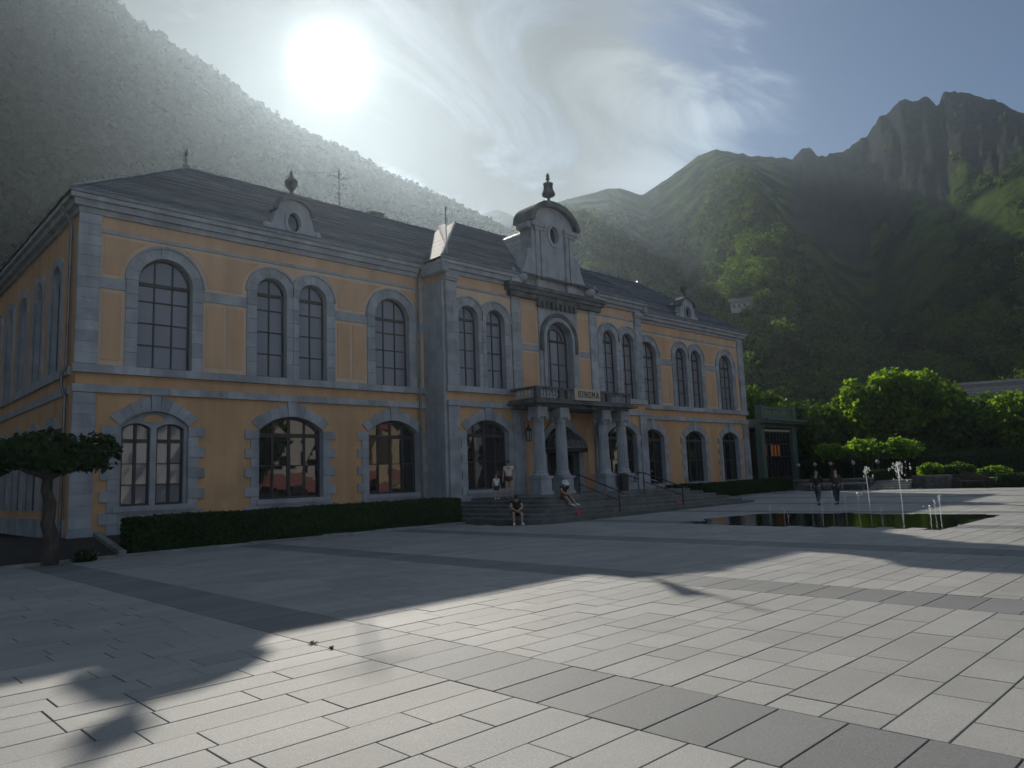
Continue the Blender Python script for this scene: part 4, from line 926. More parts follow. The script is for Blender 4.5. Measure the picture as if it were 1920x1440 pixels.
def slab_to(mb, c, rnd):
    h = rnd.uniform(-.0025, .0025); mb.tint = rnd.random()**1.3 if rnd.random() < .8 else rnd.random()
    b = len(mb.v); mb.cbox(c[0]+J, c[1]-J, c[2]+J, c[3]-J, -.03, h, .004)
    for i in range(b, len(mb.v)): x, y, z = mb.v[i]; mb.v[i] = (x, y, z+gz(x))
for c in order[:300]:
    mb = MB(); slab_to(mb, c, rp); wet = in_pool((c[0]+c[1])/2, (c[2]+c[3])/2)
    mb.build('slab', M['slab_dark'] if c[4] else M['slab'], plaza)
rest = MB(); rest2 = MB(); wetm = MB()
for c in order[300:]:
    if in_pool((c[0]+c[1])/2, (c[2]+c[3])/2): slab_to(wetm, c, rp)
    else: slab_to(rest2 if c[4] else rest, c, rp)
tag(rest.build('distant_slabs', M['slab'], plaza), kind='stuff'); tag(rest2.build('distant_dark_slabs', M['slab_dark'], plaza), kind='stuff')
tag(wetm.build('wet_slabs', M['wet'], plaza), kind='stuff')
# thin sheet of water lying over the wet slabs, with an uneven edge
pts = []
for k in range(64):
    t = k/64*2*math.pi; cx, cy = (POOL[0]+POOL[1])/2, (POOL[2]+POOL[3])/2; hx, hy = (POOL[1]-POOL[0])/2, (POOL[3]-POOL[2])/2
    c_, s_ = math.cos(t), math.sin(t); q = 1/max(abs(c_), abs(s_))**.8; q *= 1+.05*math.sin(5*t)+.03*math.sin(11*t+1)
    x, y = cx+hx*c_*q, cy+hy*s_*q; pts.append((x, y, gz(x)+.006))
mb = MB(); mb.add(pts, [tuple(range(64))]); tag(mb.build('water', M['water']), kind='structure')
# planted bed rising from the hedge kerb to the building
def bedz(x, y): t = min(max((y-24.9)/(29.2-24.9), 0), 1); return gz(x)+.03+t*(.45-gz(x)*.5)
xs = np.linspace(-30, 60, 91); ys = np.concatenate([np.linspace(24.78, 29.6, 10), [40, 60]])
V = [(x, y, bedz(x, y)-(.0 if y < 30 else .25)+.05*vnoise(np.array(x*.9), np.array(y*.9), 5)) for y in ys for x in xs]
nx = len(xs); F = [(j*nx+i, j*nx+i+1, (j+1)*nx+i+1, (j+1)*nx+i) for j in range(len(ys)-1) for i in range(nx-1)]
V = [tuple(map(float, v)) for v in V]; mb = MB(); mb.add(V, F); tag(mb.build('planting_bed', M['soil'], smooth=True), kind='structure')
# low kerb along the bed
kerb = tag(empty('kerb', (14, 24.65, gz(14))), kind='structure')
rk = random.Random(4); x = -12
while x < 21.4:
    L = rk.uniform(.8, 1.25); mb = MB(); mb.tint = rk.random(); h = gz(x)+rk.uniform(.085, .115); mb.cbox(x+.006, x+L-.006, 24.58, 24.78, -.2, h, .012); mb.build('stone', M['kerb'], kerb); x += L
x = 38.0
while x < 51:
    L = rk.uniform(.9, 1.3); mb = MB(); mb.tint = rk.random(); h = gz(x)+rk.uniform(.085, .115); mb.cbox(x+.006, x+L-.006, 24.4, 24.6, 0, h, .012); mb.build('stone', M['kerb'], kerb); x += L
# sloping kerb stone that closes the hedge bed on the left
mb = MB()
for k in range(6):
    y0, y1 = 24.8+.75*k, 24.8+.75*(k+1); z = lambda y: bedz(7.3, y)+.16
    mb.add([(7.1+.07*k, y0, -.1), (7.32+.07*k, y0, -.1), (7.39+.07*k, y1-.01, -.1), (7.17+.07*k, y1-.01, -.1), (7.1+.07*k, y0, z(y0)), (7.32+.07*k, y0, z(y0)), (7.39+.07*k, y1-.01, z(y1)), (7.17+.07*k, y1-.01, z(y1))],
           [(0, 3, 2, 1), (4, 5, 6, 7), (0, 1, 5, 4), (1, 2, 6, 5), (2, 3, 7, 6), (3, 0, 4, 7)])
mb.build('edging', M['kerb'], kerb)
# entrance steps wrapping three sides
steps = empty('entrance_steps', (29.4, 22, .2), 'broad flight of worn grey stone steps up to the columned entrance', 'steps')
NS = 6; ZL = 1.145
for k in range(NS):
    t = k/(NS-1); x0, x1 = 20.6+3.0*t, 37.9-3.2*t; yf = 20.15+.44*k
    zb = .12 if k == 0 else zt-.004; zt = gz(29)+.0+(ZL-gz(29))*(k+1)/NS
    zb = .0 if k == 0 else zprev-.05
    mb = MB(); mb.tint = rk.random(); c = .9-.1*k
    top = [(x0, 27.75), (x0, yf+c), (x0+c*.35, yf+c*.3), (x0+c, yf), (x1-c, yf), (x1-c*.35, yf+c*.3), (x1, yf+c), (x1, 27.75)]
    nn_ = len(top); mb.add([(x, y, zb) for x, y in top]+[(x, y, zt-.02) for x, y in top]+[(x+(.012 if x < 29 else -.012), y+.012, zt) for x, y in top], [(i, (i+1) % nn_, (i+1) % nn_+nn_, i+nn_) for i in range(nn_)]+[(i+nn_, (i+1) % nn_+nn_, (i+1) % nn_+2*nn_, i+2*nn_) for i in range(nn_)]+[tuple(range(2*nn_, 3*nn_))])
    st = mb.build('step', M['step'], steps); zprev = zt
# --- terrace along the far side of the square
mb = MB(); mb.box(52.2, 130, -20, 17.2, -.6, .95); mb.box(53.6, 130, 17.2, 19.6, -.6, .95); mb.box(52.2, 130, 19.6, 27, -.6, .95); mb.box(60, 130, 27, 70, -.6, .95)
tag(mb.build('terrace', M['ground']), kind='structure')
mb = MB(); mb.box(51.2, 52.2, -20, 27, -.2, .385); tag(mb.build('gutter_strip', M['slab_dark']), kind='structure')
# ================================================================== mountains round the valley
def terrain(name, azs, R0, R1f, elf, power, relief, rockf, seed, nt_=70, tmax=1.35, mat='mountain'):
    """a slope rising from radius R0 to a ridge; ridge distance and elevation vary along the range"""
    az = np.array(azs)[None, :]; t = np.concatenate([np.linspace(0, 1, nt_), np.linspace(1.02, tmax, 12)])[:, None]
    Rr = R1f(az); H = Rr*np.tan(np.radians(elf(az)))+1.9; r = R0+(Rr-R0)*t
    up = np.minimum(t, 1.0); z = H*up**(power(az) if callable(power) else power); z = np.where(t > 1, H*(1-(t-1)*1.3), z)
    a = np.radians(az); x = r*np.sin(a); y = r*np.cos(a)
    z = z+relief(az, t, x, y)*np.clip(t*5, 0, 1)*np.where(t > 1, np.clip(1-(t-1)*4, 0, 1), 1)-1.0
    nA = az.shape[1]; nT = t.shape[0]
    P = np.stack([np.broadcast_to(x, (nT, nA)), np.broadcast_to(y, (nT, nA)), z], -1)
    idx = np.arange(nT*nA).reshape(nT, nA); F = np.stack([idx[:-1, :-1], idx[:-1, 1:], idx[1:, 1:], idx[1:, :-1]], -1).reshape(-1, 4)
    o = npmesh(name, P.reshape(-1, 3), F, M[mat], smooth=True)
    rk_ = rockf(az, t, P); at = o.data.attributes.new('rock', 'FLOAT', 'POINT'); at.data.foreach_set('value', np.broadcast_to(rk_, (nT, nA)).astype(np.float32).ravel())
    tag(o, kind='structure')
    def height(azq, tq):
        ia = np.interp(azq, az[0], np.arange(nA)); it = np.interp(tq, t[:, 0], np.arange(nT)); i0 = np.clip(ia.astype(int), 0, nA-2); j0 = np.clip(it.astype(int), 0, nT-2); fa = (ia-i0)[:, None]; ft = (it-j0)[:, None]
        return (P[j0, i0]*(1-fa)+P[j0, i0+1]*fa)*(1-ft)+(P[j0+1, i0]*(1-fa)+P[j0+1, i0+1]*fa)*ft
    return o, height, P
Lsk = np.array([(-95, 40), (-60, 42), (-30, 41), (-10, 38.6), (1.8, 36.5), (7.6, 34.4), (14.3, 32.1), (16.1, 30.9), (18.4, 30.2), (21.4, 29.0), (24.1, 27.6), (26.9, 26.3), (29.7, 25.2), (32.2, 24.4), (35.9, 22.7), (39.3, 21.5), (41.4, 20.4), (42.9, 19.7), (44.4, 18.9), (46.0, 17.8), (50, 14.5), (56, 10), (62, 6), (68, 2)])
Rsk = np.array([(38, 14), (42, 17), (44.4, 19.2), (46.1, 20.0), (47.9, 20.7), (50.0, 21.4), (52.2, 22.1), (53.1, 22.2), (54.7, 21.8), (56.8, 22.3), (59.3, 23.1), (60.6, 23.1), (63.7, 22.6), (65.6, 22.5), (66.2, 22.4), (66.8, 23.05), (67.3, 23.1), (68.4, 22.6), (70.0, 22.3), (70.4, 22.7), (71.6, 23.0), (72.2, 23.8), (73.2, 24.2), (74.6, 24.05), (75.3, 23.8), (75.8, 23.0), (76.2, 23.6), (76.8, 23.5), (78.0, 22.8), (79.1, 22.2), (79.7, 21.6), (80.5, 21.3), (85, 19), (95, 16), (110, 12), (125, 6)])
mtl, hl, PL = terrain('left_mountain', np.linspace(-95, 68, 330), 92.0, lambda a: np.interp(a, [-95, 0, 30, 48, 68], [230, 260, 330, 420, 480]), lambda a: np.interp(a, Lsk[:, 0], Lsk[:, 1]), 1.12,
    lambda a, t, x, y: 7*fbm(x/40, y/40, 3, 4)*np.clip(1.15-t, .12, 1)+5*fbm(x/11, y/11, 9, 3)*np.clip(1.2-t, .15, 1), lambda a, t, P: np.zeros_like(P[..., 0]), 3, mat='forest_floor')
def rrelief(a, t, x, y):
    # spurs and gullies running down the face
    sh = a+6*t-4.2+1.5*fbm(x/120, y/120, 21, 2)
    prof = np.interp(sh, [38, 48.5, 56.6, 62, 69.5, 80, 90, 110, 125], [-4, 9, -11, 9, -12, 12, -6, 6, 0])
    k = np.clip(1.12-t, .0, 1)**.8*np.clip(t*2.2, 0, 1)*np.clip((t-.12)*3.5, .15, 1)
    return prof*3.3*k+5*fbm(x/45, y/45, 31, 4)*np.clip(1.02-t, .0, 1)+2.2*fbm(x/14, y/14, 33, 4)*np.clip(1.1-t, .1, 1)+1.2*fbm(x/5, y/5, 34, 3)*np.clip(1.3-t, .2, 1)+(5.5*fbm(a*1.6, t*7, 35, 5, .6)-3*np.abs(fbm(a*.9, t*2.5, 36, 4)))*np.clip((a-64)/4, 0, 1)*np.clip((t-.55)/.1, 0, 1)*np.clip((1.02-t)/.06, .10, 1)
def rrock(a, t, P): return np.clip((t-.62-.10*fbm(a*.8, t*3, 71, 3))/.06, 0, 1)*np.clip((a-64.5)/2.5, 0, 1)+.6*np.clip((t-.88)/.08, 0, 1)*np.clip((a-57)/6, 0, 1)
mtr, hr, PR = terrain('right_mountain', np.linspace(38, 125, 520), 112.0, lambda a: np.interp(a, [38, 46, 60, 75, 90, 125], [420, 450, 490, 500, 460, 350]), lambda a: np.interp(a, Rsk[:, 0], Rsk[:, 1])+.22*fbm(a*1.9, a*0, 61, 4)*np.clip((a-60)/4, .12, 1), lambda a: 1.06+.30*np.clip((a-63)/5, 0, 1), rrelief, rrock, 5, nt_=170)
Msk = np.array([(30, 14), (38, 18.5), (41.0, 20.2), (42.5, 20.6), (43.2, 20.8), (44.4, 20.4), (45.3, 19.7), (46.5, 18.8), (49, 17), (54, 13)])
mtm, hm, PM = terrain('distant_mountain', np.linspace(30, 54, 60), 520.0, lambda a: 620+0*a, lambda a: np.interp(a, Msk[:, 0], Msk[:, 1]), 1.0, lambda a, t, x, y: 8*fbm(x/60, y/60, 41, 4)*np.clip(1.1-t, 0, 1), lambda a, t, P: .5+0*P[..., 0], 7, nt_=30)
# --- forest crowns: many-lobed low crowns scattered over the slopes
def ico(sub=1):
    bm = bmesh.new(); bmesh.ops.create_icosphere(bm, subdivisions=sub, radius=1); v = np.array([q.co[:] for q in bm.verts]); f = np.array([[q.index for q in p.verts] for p in bm.faces]); bm.free(); return v, f
def scatter(name, pts, rad, seed, mt, sub=1, lobes=1):
    rg = np.random.default_rng(seed); v0, f0 = ico(sub); vs, fs, ti = [], [], []; k = 0
    for q in range(lobes):
        n = len(pts); sc = rad[:, None]*np.stack([rg.uniform(.8, 1.2, n), rg.uniform(.8, 1.2, n), rg.uniform(.8, 1.35, n)], 1)*(1 if q == 0 else .62)
        off = rg.normal(size=(n, 3))*rad[:, None]*.55*(0 if q == 0 else 1); off[:, 2] = off[:, 2]*.5+rad*.55
        an = rg.uniform(0, 6.28, n); c, s = np.cos(an), np.sin(an)
        v = np.repeat(v0[None], n, 0)*(1+.42*(rg.random((n, len(v0), 1))-.5)); v = v*sc[:, None]
        x = v[..., 0]*c[:, None]-v[..., 1]*s[:, None]; y = v[..., 0]*s[:, None]+v[..., 1]*c[:, None]
        v = np.stack([x, y, v[..., 2]], -1)+(pts+off)[:, None]
        vs.append(v.reshape(-1, 3)); f = f0[None]+(np.arange(n)*len(v0))[:, None, None]+k; fs.append(f.reshape(-1, 3)); k += n*len(v0)
        ti.append(np.repeat(rg.random(n), len(f0))*.6+rg.random(n*len(f0))*.4)
    return tag(npmesh(name, np.concatenate(vs), np.concatenate(fs), mt, np.concatenate(ti)), kind='stuff')
def cards(name, pts, rad, seed, mt, per=34, size=.5):
    """crowns made of scattered leaf-clump faces: rounded tops, ragged edges"""
    rg = np.random.default_rng(seed); n = len(pts); N = n*per
    d = rg.normal(size=(n, per, 3)); d[..., 2] = np.abs(d[..., 2])*1.1-.35; d /= np.linalg.norm(d, axis=2)[..., None]
    sc = rad[:, None, None]*np.stack([rg.uniform(.8, 1.2, n), rg.uniform(.8, 1.2, n), rg.uniform(.9, 1.5, n)], 1)[:, None, :]
    lob = 1+.30*np.sin(d[..., 0]*4+rg.uniform(0, 6, (n, 1)))*np.sin(d[..., 1]*4+rg.uniform(0, 6, (n, 1)))
    c = (pts[:, None, :]+np.array([0, 0, .4])*rad[:, None, None]+d*sc*lob[..., None]*rg.uniform(.72, 1.06, (n, per, 1))).reshape(-1, 3)
    d = d.reshape(-1, 3); s = np.repeat(rad, per)[:, None]*size*(.55+.8*rg.random((N, 1)))
    nr = d*.9+rg.normal(size=(N, 3))*.55; nr /= np.linalg.norm(nr, axis=1)[:, None]; t = np.cross(nr, rg.normal(size=(N, 3))); t /= np.linalg.norm(t, axis=1)[:, None]; b = np.cross(nr, t)
    V = np.stack([c-t*s, c+b*s*.75+nr*s*.2, c+t*s, c-b*s*.75+nr*s*.2], 1).reshape(-1, 3)
    return tag(npmesh(name, V, np.arange(4*N).reshape(N, 4), mt, np.repeat(rg.random(n), per)*.6+rg.random(N)*.4), kind='stuff')
rg = np.random.default_rng(5)
n = 12500; A = rg.uniform(-14, 62, n); T = rg.uniform(.02, 1.0, n)**.9; A = np.concatenate([A, np.linspace(-5, 52, 420)+rg.normal(size=420)*.1]); T = np.concatenate([T, rg.uniform(.97, 1.01, 420)])
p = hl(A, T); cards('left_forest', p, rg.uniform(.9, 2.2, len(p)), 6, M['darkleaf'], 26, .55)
n = 9000; A = rg.uniform(42, 100, n); T = rg.uniform(.06, .95, n); p = hr(A, T)
dens = np.clip(1.25-1.9*T+.9*fbm(p[:, 0]/70, p[:, 1]/70, 51, 3), .015, 1); dens = np.where(T < .30, 1, dens)
dens = np.where((A > 66) & (T > .42), dens*.3, dens)
kp = rg.random(n) < dens; p, T = p[kp], T[kp]; near = T < .30
cards('right_forest', p[~near], rg.uniform(1.0, 2.9, (~near).sum()), 8, M['farleaf'], 44, .42)
# nearer woods: leaf-card crowns
pn = p[near]; cards('forest_understorey', pn[rg.permutation(len(pn))[:2200]], rg.uniform(1.0, 2.2, min(2200, len(pn))), 12, M['farleaf'], 44, .40); pn = pn[rg.permutation(len(pn))[:520]]
LV, LF, LT = [], [], []; k = 0
for i, q in enumerate(pn):
    r = rg.uniform(1.7, 3.9); q = q+np.array([0, 0, r*rg.uniform(0, .9)]); lob = [(q[0], q[1], q[2]+r*1.1, r, r, r*1.0)]+[(q[0]+rg.normal()*r*.65, q[1]+rg.normal()*r*.65, q[2]+r*(1.15+rg.normal()*.35), r*.55, r*.55, r*.5) for _ in range(4)]
    v, f, t_ = leaves(lob, 460, .36, i, .72); LV.append(v); LF.append(f+k); LT.append(t_*.5+.5*rg.random()); k += len(v)
tag(npmesh('near_forest', np.concatenate(LV), np.concatenate(LF), M['forestleaf'], np.concatenate(LT)), kind='stuff')
# hillside houses
def house(name, x, y, z, w, d, h, rise, rz, label, wall, roofm, wins):
    r = empty(name, (x, y, z), label, 'house', world=False); r.rotation_euler = (0, 0, rz)
    mb = MB(); mb.box(-w/2, w/2, -d/2, d/2, -3 if h > 5 else -.8, h); mb.add([(-w/2, -d/2, h), (-w/2, d/2, h), (-w/2, 0, h+rise)], [(0, 1, 2)]); mb.add([(w/2, -d/2, h), (w/2, d/2, h), (w/2, 0, h+rise)], [(0, 1, 2)]); mb.build('wall', M[wall], r)
    mb = MB(); o = .5
    for s in (-1, 1): slope(mb, (-w/2-o, s*(d/2+o), h-.25), (w/2+o, s*(d/2+o), h-.25), (w/2+o, 0, h+rise+.12), (-w/2-o, 0, h+rise+.12), 10)
    mb.build('roof', M[roofm], r)
    for (wx, wz, ww, wh) in wins:
        mb = MB(); mb.ring(rect(wx-ww/2+.08, wx+ww/2-.08, wz+.08, wz+wh-.08), rect(wx-ww/2, wx+ww/2, wz, wz+wh), -d/2-.06, -d/2+.05, closed=True); f = mb.build('window', M['frame'], r)
        mb = MB(); mb.sheet(rect(wx-ww/2+.05, wx+ww/2-.05, wz+.05, wz+wh-.05), [], -d/2-.03); mb.build('pane', M['glass'], f)
    return r
q = hr(np.array([61.7]), np.array([.21]))[0]
house('hillside_house', q[0], q[1], q[2]+1.2, 5.4, 3.6, 2.3, 1.0, R(-62), 'small white house far up on the wooded hillside', 'white_wall', 'grey_roof', [(-1.9, .5, .6, 1.0), (-.65, .5, .6, 1.0), (.65, .5, .6, 1.0), (1.9, .5, .6, 1.0)])
# ================================================================== hedges and trees
def hedge(name, x0, x1, yf, yb, zt0, zt1, label, seed, n, zbase=None):
    r = empty(name, ((x0+x1)/2, (yf+yb)/2, gz((x0+x1)/2)), label, 'hedge')
    rg = np.random.default_rng(seed); zb = (lambda x: gz(x)-.05) if zbase is None else (lambda x: zbase)
    mb = MB(); m_ = 16
    for k in range(m_):
        a, b = x0+.10+(x1-x0-.2)*k/m_, x0+.10+(x1-x0-.2)*(k+1)/m_; za, zb_ = zt0+(zt1-zt0)*k/m_-.08, zt0+(zt1-zt0)*(k+1)/m_-.08
        mb.add([(a, yf+.1, zb(a)), (b, yf+.1, zb(b)), (b, yb-.1, zb(b)), (a, yb-.1, zb(a)), (a, yf+.12, za), (b, yf+.12, zb_), (b, yb-.12, zb_), (a, yb-.12, za)], [(0, 1, 5, 4), (2, 3, 7, 6), (4, 5, 6, 7)]+([(3, 0, 4, 7)] if k == 0 else [])+([(1, 2, 6, 5)] if k == m_-1 else []))
    mb.build('stems', M['undergrowth'], r)
    L, Dp = x1-x0, yb-yf; ar = np.array([L*1.1, L*Dp, Dp*1.1, Dp*1.1]); wch = rg.choice(4, n, p=ar/ar.sum()); u = rg.random(n); v = rg.random(n); X = np.empty(n); Y = np.empty(n); Z = np.empty(n); N = np.zeros((n, 3))
    zt = lambda x: zt0+(zt1-zt0)*(x-x0)/L
    for i, w in enumerate(wch):
        if w == 0: X[i] = x0+L*u[i]; Y[i] = yf; zz_ = zb(X[i]); Z[i] = zz_+(zt(X[i])-zz_)*v[i]; N[i] = (0, -1, 0)
        elif w == 1: X[i] = x0+L*u[i]; Y[i] = yf+Dp*v[i]; Z[i] = zt(X[i]); N[i] = (0, 0, 1)
        else: X[i] = x0 if w == 2 else x1; Y[i] = yf+Dp*u[i]; zz_ = zb(X[i]); Z[i] = zz_+(zt(X[i])-zz_)*v[i]; N[i] = (-1 if w == 2 else 1, 0, 0)
    bump = .05*fbm(X*1.3+Y, Z*1.6, seed, 3); c = np.stack([X, Y, Z], -1)+N*(bump[:, None]+rg.normal(size=(n, 1))*.03)
    nr = N+rg.normal(size=(n, 3))*.6; nr /= np.linalg.norm(nr, axis=1)[:, None]; t = np.cross(nr, rg.normal(size=(n, 3))); t /= np.linalg.norm(t, axis=1)[:, None]; b = np.cross(nr, t); s = (.035+.04*rg.random(n))[:, None]
    V = np.stack([c-t*s, c+b*s*.6, c+t*s, c-b*s*.6], 1).reshape(-1, 3)
    tag(npmesh('foliage', V, np.arange(4*n).reshape(n, 4), M['hedge'], rg.random(n), r), kind=None)
    return r
hedge('clipped_hedge', 7.5, 20.6, 24.85, 26.0, 1.14, 1.20, 'long dark clipped hedge in front of the left wing of the building', 1, 34000)
hedge('clipped_hedge', 37.2, 51.0, 24.7, 25.9, 1.22, 1.30, 'dark clipped hedge between the entrance steps and the glazed annex', 2, 22000)
def limb(mb, a, b, r0, r1, seed, n=5):
    rg = random.Random(seed); a, b = Vector(a), Vector(b); L = (b-a).length; pts = [a.lerp(b, k/n)+Vector((rg.uniform(-1, 1), rg.uniform(-1, 1), rg.uniform(-.5, 1)))*L*.04*(0 if k in (0, n) else 1) for k in range(n+1)]
    mb.tube(pts, r0, 8, r1)
def tree(name, x, y, z, h, lobes, n, size, mt, label, seed, trunk=.22, cat='tree', group=None, shell=.5, limbs=None):
    r = empty(name, (x, y, z), label, cat, group); rg = random.Random(seed)
    mb = MB(); top = Vector((x+rg.uniform(-.2, .2), y+rg.uniform(-.2, .2), z+h*.62)); limb(mb, (x, y, z-.3), top, trunk, trunk*.5, seed, 6); mb.build('trunk', M['bark'], r, smooth=True)
    for i, l in enumerate(lobes[:7] if limbs is None else limbs):
        mb = MB(); t = rg.uniform(.35, .6) if limbs is None else .58; s = Vector((x, y, z)).lerp(top, t/.62); limb(mb, s, (l[0]-(l[0]-x)*.15, l[1]-(l[1]-y)*.15, l[2]), trunk*.42, trunk*.12, seed+i+1); mb.build('limb', M['bark'], r, smooth=True)
    v, f, t_ = leaves(lobes, n, size, seed, shell); npmesh('crown', v, f, M[mt], t_, r)
    return r
def bushy(x, y, z0, z1, rx, seed, k=9, flat=1.0):
    """lobes filling a rounded crown between heights z0 and z1"""
    rg = random.Random(seed); zc, rz = (z0+z1)/2, (z1-z0)/2; out = [(x, y, zc, rx*.72, rx*.72, rz*.8)]
    for i in range(k):
        a = 6.283*i/k*1.618+rg.uniform(-.4, .4); e = rg.uniform(-.65, .8); c = math.cos(math.asin(e)); out.append((x+rx*.62*c*math.cos(a), y+rx*.62*c*math.sin(a), zc+rz*.66*e, rx*rg.uniform(.36, .5), rx*rg.uniform(.36, .5), rz*rg.uniform(.34, .48)))
    return out
# the pollarded plane at the left corner: knobbly spreading arms, each with its own head of leaves
hd = [(6.37, 24.7, 3.22, .68, .6, .60), (5.9, 24.3, 2.95, .5, .5, .3), (5.1, 24.5, 3.35, .75, .7, .48), (5.4, 24.2, 2.95, .6, .55, .32), (4.4, 24.6, 3.15, .8, .7, .42), (3.7, 24.5, 3.0, .75, .7, .42), (3.0, 24.6, 3.1, .7, .7, .45), (4.7, 25.3, 3.3, .7, .6, .5), (4.6, 23.7, 3.05, .55, .5, .34)]
tree('plane_tree', 5.25, 24.5, .05, 4.2, hd, 5200, .105, 'leafD', 'low dark pollarded plane tree before the left corner of the building', 21, .24, shell=.35, limbs=[hd[0], hd[2], hd[4], hd[5], hd[6], hd[7], hd[8]])
# trees beyond the square
tree('round_tree', 66.5, 36.0, 1.0, 10, bushy(66.5, 36.0, 4.6, 10.9, 3.1, 31), 6000, .22, 'leafB', 'mid green round-topped tree rising behind the glazed annex', 31, .28)
tree('broad_tree', 63.6, 28.6, .95, 8, bushy(63.6, 28.6, 1.4, 8.6, 3.6, 32, 12), 10000, .20, 'leafB', 'dense dark green broad tree right beside the glazed annex', 32, .30)
tree('lime_tree', 65.6, 23.4, .95, 11, bushy(65.2, 24.4, 1.6, 9.6, 2.4, 33, 10)+bushy(66.6, 21.8, 4.0, 10.4, 3.1, 34, 10), 15000, .21, 'leafA', 'tall bright yellow-green lime tree behind the far steps', 33, .34)
tree('maple_tree', 70.5, 20.8, .95, 10, bushy(70.5, 20.8, 1.6, 9.6, 4.3, 35, 13), 14000, .22, 'leafB', 'big dark spreading tree to the right of the bright lime', 35, .36)
tree('chestnut_tree', 75.0, 18.9, .95, 9, bushy(75.0, 18.9, 1.2, 8.3, 3.8, 36, 11), 10000, .22, 'leafB', 'dark tree half hiding the grey house roof', 36, .3)
tree('sycamore_tree', 71.0, 14.2, .95, 9, bushy(71.0, 14.0, 1.2, 8.0, 3.9, 37, 12), 12000, .21, 'leafA', 'sunlit tree at the far right in front of the grey roof', 37, .32)
tree('broad_tree', 84.0, 24.5, 1.0, 11, bushy(84, 24.5, 3, 11.2, 4.5, 38, 10), 9000, .24, 'forestleaf', 'taller hazy tree standing behind the big dark spreading tree', 38, .34)
tree('broad_tree', 80.0, 29.8, 1.0, 11, bushy(80, 29.8, 3, 10.6, 4.2, 39, 10), 9000, .24, 'forestleaf', 'leafy tree behind and left of the bright lime', 39, .34)
tree('ash_tree', 72.5, 44, 1.0, 9, bushy(72.5, 44, 2, 9.2, 3.6, 40, 9), 6000, .22, 'forestleaf', 'shaded tree deep behind the annex roof', 40, .3)
# young trees whose light leaves hang over the far steps
def young(x, y, z, h, r, seed, label):
    lob = bushy(x, y, z+h*.38, z+h, r, seed, 7); return tree('young_maple', x, y, z, h, lob, 1500, .15, 'leafA', label, seed, .07, group='young trees over the far steps', shell=.2)
young(57.0, 24.3, .9, 3.0, 1.3, 51, 'young tree with light hanging leaves nearest the glazed annex')
young(57.8, 21.9, .95, 3.3, 1.6, 52, 'middle young tree with light leaves above the white handrail')
young(58.6, 19.6, .95, 3.1, 1.6, 53, 'young tree with light leaves above the rough stone planter')
# shrubs in the stone planter and beyond
def shrub(x, y, z, rx, h, seed, label, mt='leafA', n=1400):
    r = empty('shrub', (x, y, z), label, 'shrub'); v, f, t = leaves([(x, y, z+h*.5, rx, rx, h*.6), (x+rx*.5, y-rx*.4, z+h*.4, rx*.6, rx*.6, h*.45), (x-rx*.5, y+rx*.5, z+h*.4, rx*.6, rx*.6, h*.45)], n, .10, seed, .2); npmesh('foliage', v, f, M[mt], t, r)
    mb = MB()
    for k in range(6): a = k*1.05; mb.tube([(x, y, z-.05), (x+rx*.4*math.cos(a), y+rx*.4*math.sin(a), z+h*.5)], .015, 4)
    mb.build('stems', M['bark'], r)
shrub(53.6, 16.4, 1.25, .75, .7, 61, 'yellow-green shrub growing in the rough stone planter')
shrub(54.6, 15.1, 1.1, .9, .8, 62, 'low spreading shrub to the right of the stone planter', 'leafB')
shrub(56.8, 13.6, 1.0, .9, .6, 63, 'feathery light shrub behind the dark benches')
hedge('clipped_hedge', 51.6, 53.0, 2.0, 12.4, 1.18, 1.18, 'clipped hedge with sunlit top at the far right edge of the square', 3, 12000, .3)
hedge('clipped_hedge', 52.9, 56.6, 19.75, 20.6, 1.62, 1.62, 'low hedge with a sunlit top left of the far steps', 4, 6000, .9)
hedge('clipped_hedge', 54.2, 57.0, 16.2, 17.0, 1.75, 1.75, 'low hedge with a sunlit top right of the far steps', 5, 5000, .9)
hedge('dark_shrubbery', 59.8, 61.2, 11.0, 33.0, 2.5, 2.9, 'tall dark shrubbery along the back of the terrace under the trees', 8, 26000, .9)
# tufts of weed in the paving joints
def weed(x, y, seed, label, r=.075):
    rg = np.random.default_rng(seed); n = 30; a = rg.uniform(0, 6.28, n); l = r*(.5+rg.random(n)); up = .012+.03*rg.random(n); z0 = gz(x)
    V = []; 
    for i in range(n):
        d = np.array([math.cos(a[i]), math.sin(a[i])]); p = np.array([-d[1], d[0]])*.004; b = np.array([x, y]); m1 = b+d*l[i]*.55; e = b+d*l[i]
        V += [(*(b-p), z0-.01), (*(b+p), z0-.01), (*(m1+p*1.2), z0+up[i]), (*(m1-p*1.2), z0+up[i]), (*(e), z0+up[i]*.45)]
    F = []; mb = MB()
    for i in range(n): q = 5*i; F += [(q, q+1, q+2, q+3), (q+3, q+2, q+4)]
    mb.add(V, F); o = mb.build('weed', M['leafD']); tag(o, label, 'weed')
weed(4.605, 8.42, 71, 'small dark tuft of weed in a paving joint at the edge of the shadow'); weed(4.60, 7.98, 72, 'tiny weed just right of the larger tuft in the same joint', .035)
